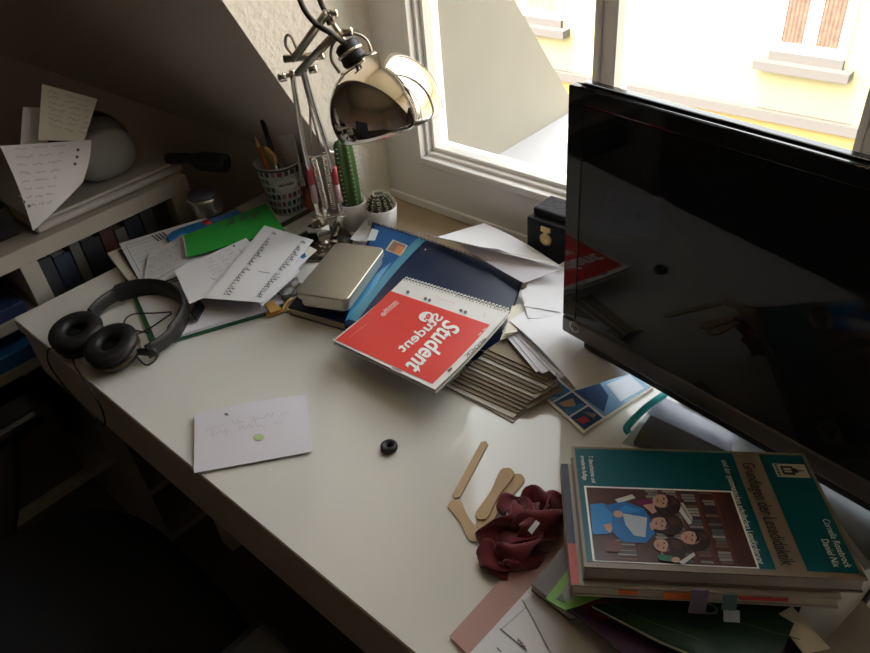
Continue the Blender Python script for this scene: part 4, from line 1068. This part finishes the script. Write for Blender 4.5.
def ribbon(ctrl, w, seed, mt=REDF):
    rr = random.Random(seed); path = smooth_path([P(u + 4, v + 2, h * .7) for u, v, h, *_ in ctrl], 7)
    tw = [c_[3] for c_ in ctrl]; n = len(path); g = G(); vs = []; m_ = 7
    for i, p in enumerate(path):
        f = i / (n - 1) * (len(ctrl) - 1); k = min(int(f), len(ctrl) - 2); a = tw[k] + (tw[k + 1] - tw[k]) * (f - k)
        tn = (path[min(i + 1, n - 1)] - path[max(i - 1, 0)]).normalized(); s_ = Vector((0, 0, 1)).cross(tn); s_ = s_.normalized() if s_.length > .01 else Vector((1, 0, 0)); up = tn.cross(s_)
        dv = s_ * math.cos(a) + up * math.sin(a); nv = tn.cross(dv)
        for j in range(m_ + 1):
            x = (j / m_ - .5) * 2; ww = w * (1 + .15 * math.sin(i * .7)); q = p + dv * x * ww + nv * (.006 * math.cos(x * 2.2 + i * .35))
            q.z = max(q.z, D + .002); vs.append(q)
    fs = [(i * (m_ + 1) + j, i * (m_ + 1) + j + 1, (i + 1) * (m_ + 1) + j + 1, (i + 1) * (m_ + 1) + j) for i in range(n - 1) for j in range(m_)]
    g.add(vs, fs, mt, True); return g
loops = [[(480, 543, .006, .2), (488, 530, .024, .9), (505, 520, .030, 1.2), (520, 508, .028, .8), (527, 497, .018, .2), (540, 500, .018, .4), (557, 504, .012, 1.2), (561, 510, .006, 1.4)],
         [(478, 548, .012, 1.3), (490, 556, .022, .8), (505, 553, .028, .3), (520, 545, .030, -.4), (540, 532, .024, .1), (552, 520, .018, .7), (550, 508, .014, 1.2)],
         [(497, 505, .008, 1.0), (510, 503, .026, .5), (520, 512, .034, 0), (528, 527, .034, -.3), (521, 543, .026, .4), (508, 556, .016, 1.0), (500, 560, .008, 1.3)],
         [(500, 538, .012, 0), (512, 532, .028, .3), (530, 520, .036, .2), (545, 512, .030, -.3), (553, 507, .020, .4)],
         [(484, 552, .004, .1), (497, 566, .012, .7), (512, 566, .014, 1.0), (526, 556, .012, .6), (537, 545, .010, .2)]]
for k, l_ in enumerate(loops):
    o = ribbon(l_, (.012, .012, .012, .013, .010)[k], k).build('fabric_fold', t)
    md = o.modifiers.new('thick', 'SOLIDIFY'); md.thickness = .0016
g = G(); g.slab(SP((528, 530, .047), (532, 534, .046), (540, 523, .046), (536, 520, .047)), .001, cm('white tag cloth', (.55, .5, .5), .8)); g.build('care_tag', t)
g = G(); g.slab(SP((490, 566, .004), (491, 573, .003), (499, 571, .003), (497, 564, .004)), .001, cm('teal label', (.02, .16, .18), .6)); g.build('label', t, label='small teal label')

# ============================================================ papers and folders at the lower right
S = SP((449.5, 636, .004), (474, 661, .004), (660, 560, .004), (554, 520, .004))
PINK = clear('pink film', (.80, .55, .52), .15, .15, .6, (.78, .52, .48))
sheet('folder', S, PINK, 'clear pink plastic folder under the white documents at the front', 'folder', .0015)
S = SP((470, 653, .006), (500, 690, .006), (660, 590, .006), (566, 548, .006))
def dl(g):
    g.line(S, [(501, 630), (530, 604)], .0008, INKF); g.line(S, [(500, 629), (527, 651)], .0012, INK); g.line(S, [(497, 648), (501, 652)], .0012, INK)
    g.scribble(S, (517, 641), (527, 652), (1.2, -2), INK, 1, .0007)
sheet('document', S, PAPER, 'white document with thin printed lines on the pink folder', 'document', extra={'printed_lines': dl})
S = SP((523, 600, .0078), (555, 660, .0078), (670, 640, .0078), (610, 560, .0078))
sheet('document', S, cm('grey white paper', (.66, .64, .66), .8), 'plain greyish sheet on the printed document below the books', 'document')
GB = cm('grey brown cover', (.20, .17, .165), .6)
S = SP((531, 584, .020), (570, 614, .020), (700, 580, .020), (568, 541, .020))
book_slab('book', S, .011, GB, 'thin grey brown book under the green leaflet, left of the stack', 'book')
S = SP((560, 600, .026), (640, 668, .026), (830, 660, .026), (740, 560, .026))
PURP = cm('purple cover', (.075, .025, .09), .5)
def pr(g): g.poly(S, [(568, 598), (582, 607), (603, 622), (618, 606), (590, 597)], cm('dark red print', (.28, .03, .03), .5), .0006)
book_slab('book', S, .0055, PURP, 'purple paperback with red corner under the green folder', 'book', prints={'red_corner': pr})
S = SP((590, 604, .042), (660, 640, .042), (768, 684, .040), (806, 596, .034))
DG = cm('dark green cover', (.008, .042, .020), .4)
def rg(g):
    ring = [(706 + 11 * math.cos(a) * 1.0 + 0, 608.5 + 5 * math.sin(a) + 2.2 * math.cos(a)) for a in [2 * math.pi * k / 24 for k in range(25)]]
    g.line(S, ring, .002, cm('grey ring print', (.35, .36, .31), .5)); g.disc(S, (711, 611), 2.2, INKB, .0008)
    g.line(S, [(672, 600), (730, 620), (800, 640)], .001, cm('pale green line', (.06, .16, .09), .4))
    g.line(S, [(600, 601), (650, 622), (700, 640)], .001, cm('pale green line', (.06, .16, .09), .4))
book_slab('folder', S, .006, DG, 'dark green folder under the book stack with oval ring mark', 'folder', prints={'ring_mark': rg})
S = SP((775, 616, .036), (804, 654, .036), (830, 648, .036), (792, 606, .036))
sheet('paper', S, PAPER2, 'cream paper wedge on the green folder at the front', th=.001)
S = SP((816, 652, .030), (850, 668, .030), (900, 640, .030), (862, 600, .030))
book_slab('booklet', S, .028, cm('grey card cover', (.30, .28, .26), .7), 'grey white booklet block right of the green folder', 'booklet')
S = SP((545.5, 598.5, .041), (565, 610, .041), (620, 590, .041), (575, 560, .041))
LG = cm('light green leaflet', (.22, .50, .08), .5)
def lf(g):
    g.poly(S, [(560, 594), (570, 578), (578, 580), (574, 600), (565, 602)], cm('leaf print grey', (.30, .34, .26), .5)); g.poly(S, [(556, 599), (562, 594), (566, 603)], cm('leaf print dark', (.12, .16, .10), .5), .0008)
sheet('leaflet', S, LG, 'light green leaflet poking out left below the book stack', 'leaflet', .002, extra={'picture': lf})

# ---- the book stack: true rectangles
def rect_book(tl, bl, tr, wid, leng, th):
    e1 = (bl - tl).normalized(); r = tr - tl; n = e1.cross(r).normalized(); n = n if n.z > 0 else -n
    e2 = n.cross(e1); e2 = e2 if e2.dot(r) > 0 else -e2
    return tl, e1, e2, n
TL, BL, TR = P(571.6, 446.3, .0833), P(584.5, 570.5, .1005), P(806.5, 465, .0765)
O, e1, e2, nn_ = rect_book(TL, BL, TR, .155, .232, .02)
def bs(o, w, l): return Surf([o, o + e1 * w, o + e1 * w + e2 * l, o + e2 * l])
# lower book (cream pages, navy and red spine strip)
O2 = O - nn_ * .0190 - e2 * .010 + e1 * .006
S2b = bs(O2, .153, .222)
CRM = cm('pale cover', (.42, .38, .33), .5)
def spn(g):
    fn = -e2
    for (a, b, mt) in ((.0, .107, cm('navy strip', (.03, .03, .07), .5)), (.107, .152, cm('red strip', (.50, .07, .05), .5))):
        q = [O2 + e1 * a + nn_ * .0004, O2 + e1 * b + nn_ * .0004, O2 + e1 * b + nn_ * .0004 + e2 * .007, O2 + e1 * a + nn_ * .0004 + e2 * .007]
        g.add(q, [(0, 1, 2, 3)], mt)
        q = [O2 + e1 * a - e2 * .0005, O2 + e1 * b - e2 * .0005, O2 + e1 * b - e2 * .0005 - nn_ * .018, O2 + e1 * a - e2 * .0005 - nn_ * .0125]
        g.add(q, [(0, 1, 2, 3)], cm('spine pale', (.50, .44, .36), .5))
bk2 = book_slab('book', S2b, .0135, CRM, 'cream paged textbook with sticky tabs, lower book of the stack', 'book', prints={'spine_strip': spn}, ct=.0018)
# sticky tabs hang over the page face (front face is at e1 = .158)
def tabmesh(x0, x1, z0, z1, mt, out=.001, drop=0.):
    g = G(); f = O2 + e1 * (.153 + out)
    g.add([f + e2 * x0 - nn_ * z0, f + e2 * x1 - nn_ * z0, f + e2 * x1 - nn_ * z1 + e1 * drop, f + e2 * x0 - nn_ * z1 + e1 * drop,
           f + e2 * x0 - nn_ * z0 - e1 * .0008, f + e2 * x1 - nn_ * z0 - e1 * .0008, f + e2 * x1 - nn_ * z1 + e1 * (drop - .0008), f + e2 * x0 - nn_ * z1 + e1 * (drop - .0008)],
          [(0, 1, 2, 3), (7, 6, 5, 4), (0, 4, 5, 1), (1, 5, 6, 2), (2, 6, 7, 3), (3, 7, 4, 0)], mt); return g
ORT = cm('neon orange tab', (.85, .20, .03), .5); RDT = cm('red tab', (.60, .04, .05), .5); VIT = cm('violet tab', (.14, .11, .19), .5); TLT = cm('teal tab', (.08, .17, .20), .5)
for (a, b, z0, z1, mt, nm, lab) in ((.040, .056, .0035, .0075, ORT, 'tab', 'small orange tab'), (.078, .112, .003, .011, ORT, 'tab', 'large orange tab'), (.140, .180, .003, .007, RDT, 'tab', 'red tab'), (.132, .150, .0025, .005, ORT, 'tab', 'second orange tab')):
    tabmesh(a, b, z0, z1, mt).build(nm, bk2, label=lab)
tabmesh(.098, .112, -.010, .016, VIT, .007, .003).build('tab', bk2, label='long violet tab')
tabmesh(.124, .136, -.006, .010, TLT, .007, .003).build('tab', bk2, label='teal tab')
tabmesh(.126, .139, .010, .017, cm('pale blue tab', (.35, .42, .50), .5), .010, .006).build('tab', bk2, label='pale blue tab end')
# support book beneath the lower book
S3b = bs(O2 - nn_ * .0205 + e2 * .03 + e1 * -.004, .15, .19)
# top book
S1 = bs(O, .155, .229)
TEALC = cm('teal cover', (.003, .100, .125), .35, spec=.4); TAUPE = cm('taupe cover', (.235, .185, .135), .4)
WHT = WHITEI
def stx(s, t_): return (s, t_)
# cover coordinates: s across (155 mm, from window side to front), t along (232 mm)
def cov(g):
    g.polyst(S1, [(.022, .012), (.962, .012), (.962, .692), (.022, .692)], TEALC, .0004)
    g.polyst(S1, [(.025, .802), (.962, .802), (.962, .985), (.025, .985)], TEALC, .0004)
def ph(g):
    Z = lambda x, y: (560 + x / 4.6625, 440 + y / 4.664)
    L = [0]
    def Q(pts, c_, n_, o):
        L[0] += 1; g.poly(S1, [Z(*p) for p in pts], cm('photo ' + n_, c_, .3), o + L[0] * .000006)
    def el(cx_, cy_, rx, ry, rot=0, n=18):
        out = []
        for i in range(n):
            a = 2 * math.pi * i / n; x, y = rx * math.cos(a), ry * math.sin(a)
            out.append((cx_ + x * math.cos(rot) - y * math.sin(rot), cy_ + x * math.sin(rot) + y * math.cos(rot)))
        return out
    g.polyst(S1, [(.372, .034), (.962, .034), (.962, .634), (.372, .634)], WHT, .0006)
    BR = cm('photo brown', (.075, .028, .022), .3)
    g.polyst(S1, [(.386, .042), (.955, .042), (.955, .626), (.386, .626)], BR, .0008)
    rr = random.Random(4)
    for k in range(4):
        t0 = .345 + .072 * k
        g.polyst(S1, [(.386, t0 - .012), (.955, t0 - .012), (.955, t0), (.386, t0)], cm('photo shelf', (.13, .04, .028), .3), .0010)
        for j in range(24):
            s0 = .392 + j * .0232
            if rr.random() < .10: continue
            c_ = rr.choice([((.22, .21, .19), 'spine a'), ((.10, .12, .13), 'spine b'), ((.30, .28, .24), 'spine c'), ((.05, .04, .05), 'spine d'), ((.16, .09, .07), 'spine e')])
            w = rr.uniform(.040, .054)
            g.polyst(S1, [(s0, t0 - .014 - w), (s0 + .019, t0 - .014 - w), (s0 + .019, t0 - .014), (s0, t0 - .014)], cm('photo ' + c_[1], c_[0], .3), .0011)
    for j in range(10):
        s0 = .80 + j * .0145
        g.polyst(S1, [(s0, .13), (s0 + .011, .13), (s0 + .011, .20), (s0, .20)], cm('photo spine ' + 'abcde'[j % 5], (.1, .1, .1), .3), .0011)
    Q([(255, 282), (335, 258), (352, 275), (272, 300)], (.55, .55, .52), 'white paper', .0013)
    Q([(140, 305), (200, 300), (258, 330), (240, 400), (228, 442), (152, 446)], (.025, .22, .55), 'light blue', .0013)
    Q([(200, 312), (300, 292), (390, 325), (418, 370), (442, 440), (400, 486), (290, 480), (240, 430), (245, 350)], (.015, .15, .42), 'blue', .0014)
    Q([(260, 345), (300, 310), (380, 335), (330, 345)], (.025, .22, .55), 'light blue', .0016)
    Q([(345, 292), (420, 278), (440, 305), (392, 315)], (.16, .015, .09), 'maroon', .0014)
    Q([(290, 348), (405, 368), (398, 460), (345, 452), (305, 402)], (.42, .48, .54), 'pale page', .0017)
    Q(el(270, 352, 22, 16, .2), (.50, .30, .23), 'skin', .0018); Q([(200, 402), (238, 395), (243, 418), (236, 442), (212, 424)], (.50, .30, .23), 'skin', .0018)
    Q([(415, 395), (445, 380), (450, 415), (425, 430)], (.50, .30, .23), 'skin', .0016); Q([(385, 310), (440, 300), (470, 330), (430, 350)], (.46, .27, .21), 'skin b', .0016)
    Q([(535, 312), (556, 304), (614, 392), (600, 402)], (.60, .58, .54), 'white paper', .0017); Q([(560, 300), (572, 298), (618, 372), (612, 385)], (.42, .40, .37), 'page shade', .0017)
    for (x, y, hx, hy_, rx, ry, ro) in ((472, 292, 500, 312, 42, 31, .1), (466, 398, 512, 402, 42, 30, .15), (606, 464, 640, 474, 46, 30, .2), (474, 500, 528, 512, 40, 28, .35)):
        Q(el(hx, hy_, 62, 50, ro), (.035, .014, .012), 'dark hair', .0018)
        Q(el(hx + 18, hy_ - 18, 30, 18, ro), (.075, .03, .022), 'hair light', .0019)
        Q(el(x, y, rx, ry, ro), (.52, .32, .25), 'skin', .0020)
        for dy in (-11, 11): Q(el(x + 9 - dy * .12, y + dy, 4, 5), (.05, .025, .02), 'eyes', .0021)
        Q(el(x - 2, y, 8, 4), (.42, .24, .18), 'nose', .0021); Q(el(x - 19, y - 1, 4, 10), (.36, .07, .07), 'lips', .0021)
        Q([(x + 18, y - 28), (x + 44, y - 10), (x + 44, y + 12), (x + 20, y + 28), (x + 30, y)], (.035, .014, .012), 'dark hair', .0022)
    Q([(455, 545), (522, 548), (520, 576), (460, 568)], (.015, .17, .09), 'green', .0020); Q(el(538, 568, 20, 14), (.50, .30, .23), 'skin', .0022)
    Q([(553, 578), (620, 533), (630, 546), (572, 592)], (.60, .58, .54), 'white paper', .0022)
    Q([(205, 470), (290, 480), (280, 530), (215, 525)], (.13, .035, .035), 'red chair', .0013)
def glyphs_st(g, txt, s0, s1, tb, ht, mt, bold=0.):
    """lettering that runs along s with its tops toward larger t"""
    vs, fs = glyphs(txt, bold)
    out = [S1.pos(s0 + (s1 - s0) * x, tb + ht * y) + nn_ * .0011 for x, y in vs]; g.add(out, fs, mt)
def lt_title(g): glyphs_st(g, 'Grundlagen der Lesedidaktik', .115, .935, .716, .052, cm('dark title ink', (.05, .035, .03), .5), .012)
def lt_sub(g): glyphs_st(g, 'und der systematischen schulischen Leseförderung', .10, .93, .634, .026, WHT, .004)
def lt_ed(g): glyphs_st(g, '7. überarbeitete und', .10, .345, .068, .019, WHT, .004)
def lt_ed2(g): glyphs_st(g, 'erweiterte Auflage', .10, .325, .034, .019, WHT, .004)
def lt_a1(g): glyphs_st(g, 'Cornelia Rosebrock', .58, .93, .940, .026, WHT, .004)
def lt_a2(g): glyphs_st(g, 'Daniel Nix', .735, .93, .900, .026, WHT, .004)
def lt_em(g):
    CE = cm('cream emblem', (.60, .54, .43), .5); k = INKB
    g.polyst(S1, [(.112, .842), (.235, .842), (.235, .975), (.112, .975)], CE, .0008)
    g.polyst(S1, [(.135, .870), (.215, .870), (.215, .918), (.135, .918)], k, .0012); g.polyst(S1, [(.150, .918), (.200, .918), (.192, .935), (.158, .935)], k, .0012)
    g.polyst(S1, [(.168, .935), (.182, .935), (.177, .966), (.173, .966)], k, .0012)
    for s_ in (.155, .178): g.polyst(S1, [(s_, .878), (s_ + .017, .878), (s_ + .017, .910), (s_, .910)], CE, .0015)
    for j in range(5): g.polyst(S1, [(.122 + .022 * j, .849), (.135 + .022 * j, .849), (.135 + .022 * j, .859), (.122 + .022 * j, .859)], k, .0012)
bk1 = book_slab('book', S1, .0165, TAUPE, 'teal and taupe textbook with library photo on top of the stack', 'book', prints={'cover_panels': cov, 'cover_photo': ph, 'title': lt_title, 'subtitle': lt_sub, 'edition_line': lt_ed, 'edition_line.001': lt_ed2, 'author_line': lt_a1, 'author_line.001': lt_a2, 'emblem': lt_em}, ct=.0015, pages=cm('grey page edges', (.42, .38, .34), .85))

# behind the books, at the right edge
t = thing('plastic_sleeve', P(840, 530, 0), 'clear plastic sleeve with grey sheet at the right behind the textbook stack', 'sleeve')
g = G(); g.slab(SP((800, 470, .028), (868, 560, .028), (930, 545, .028), (868, 492, .028)), .0008, clear('sleeve film', (.8, .82, .84), .15, .15, .12, (.6, .6, .6))); g.build('film', t)
g = G(); g.slab(SP((806, 480, .024), (866, 568, .024), (920, 548, .024), (866, 500, .024)), .004, cm('grey sheet', (.36, .37, .38), .8)); g.build('inserted_sheet', t)
g = G(); g.tube(smooth_path([P(905, 560, .003), P(878, 585, .003), P(862, 606, .003), P(863, 628, .003), P(872, 655, .003), P(890, 680, .003)], 8), .0026, CB, 8)
tag(g.build('cable'), 'black cable curling on the desk right of the book stack', 'cable')
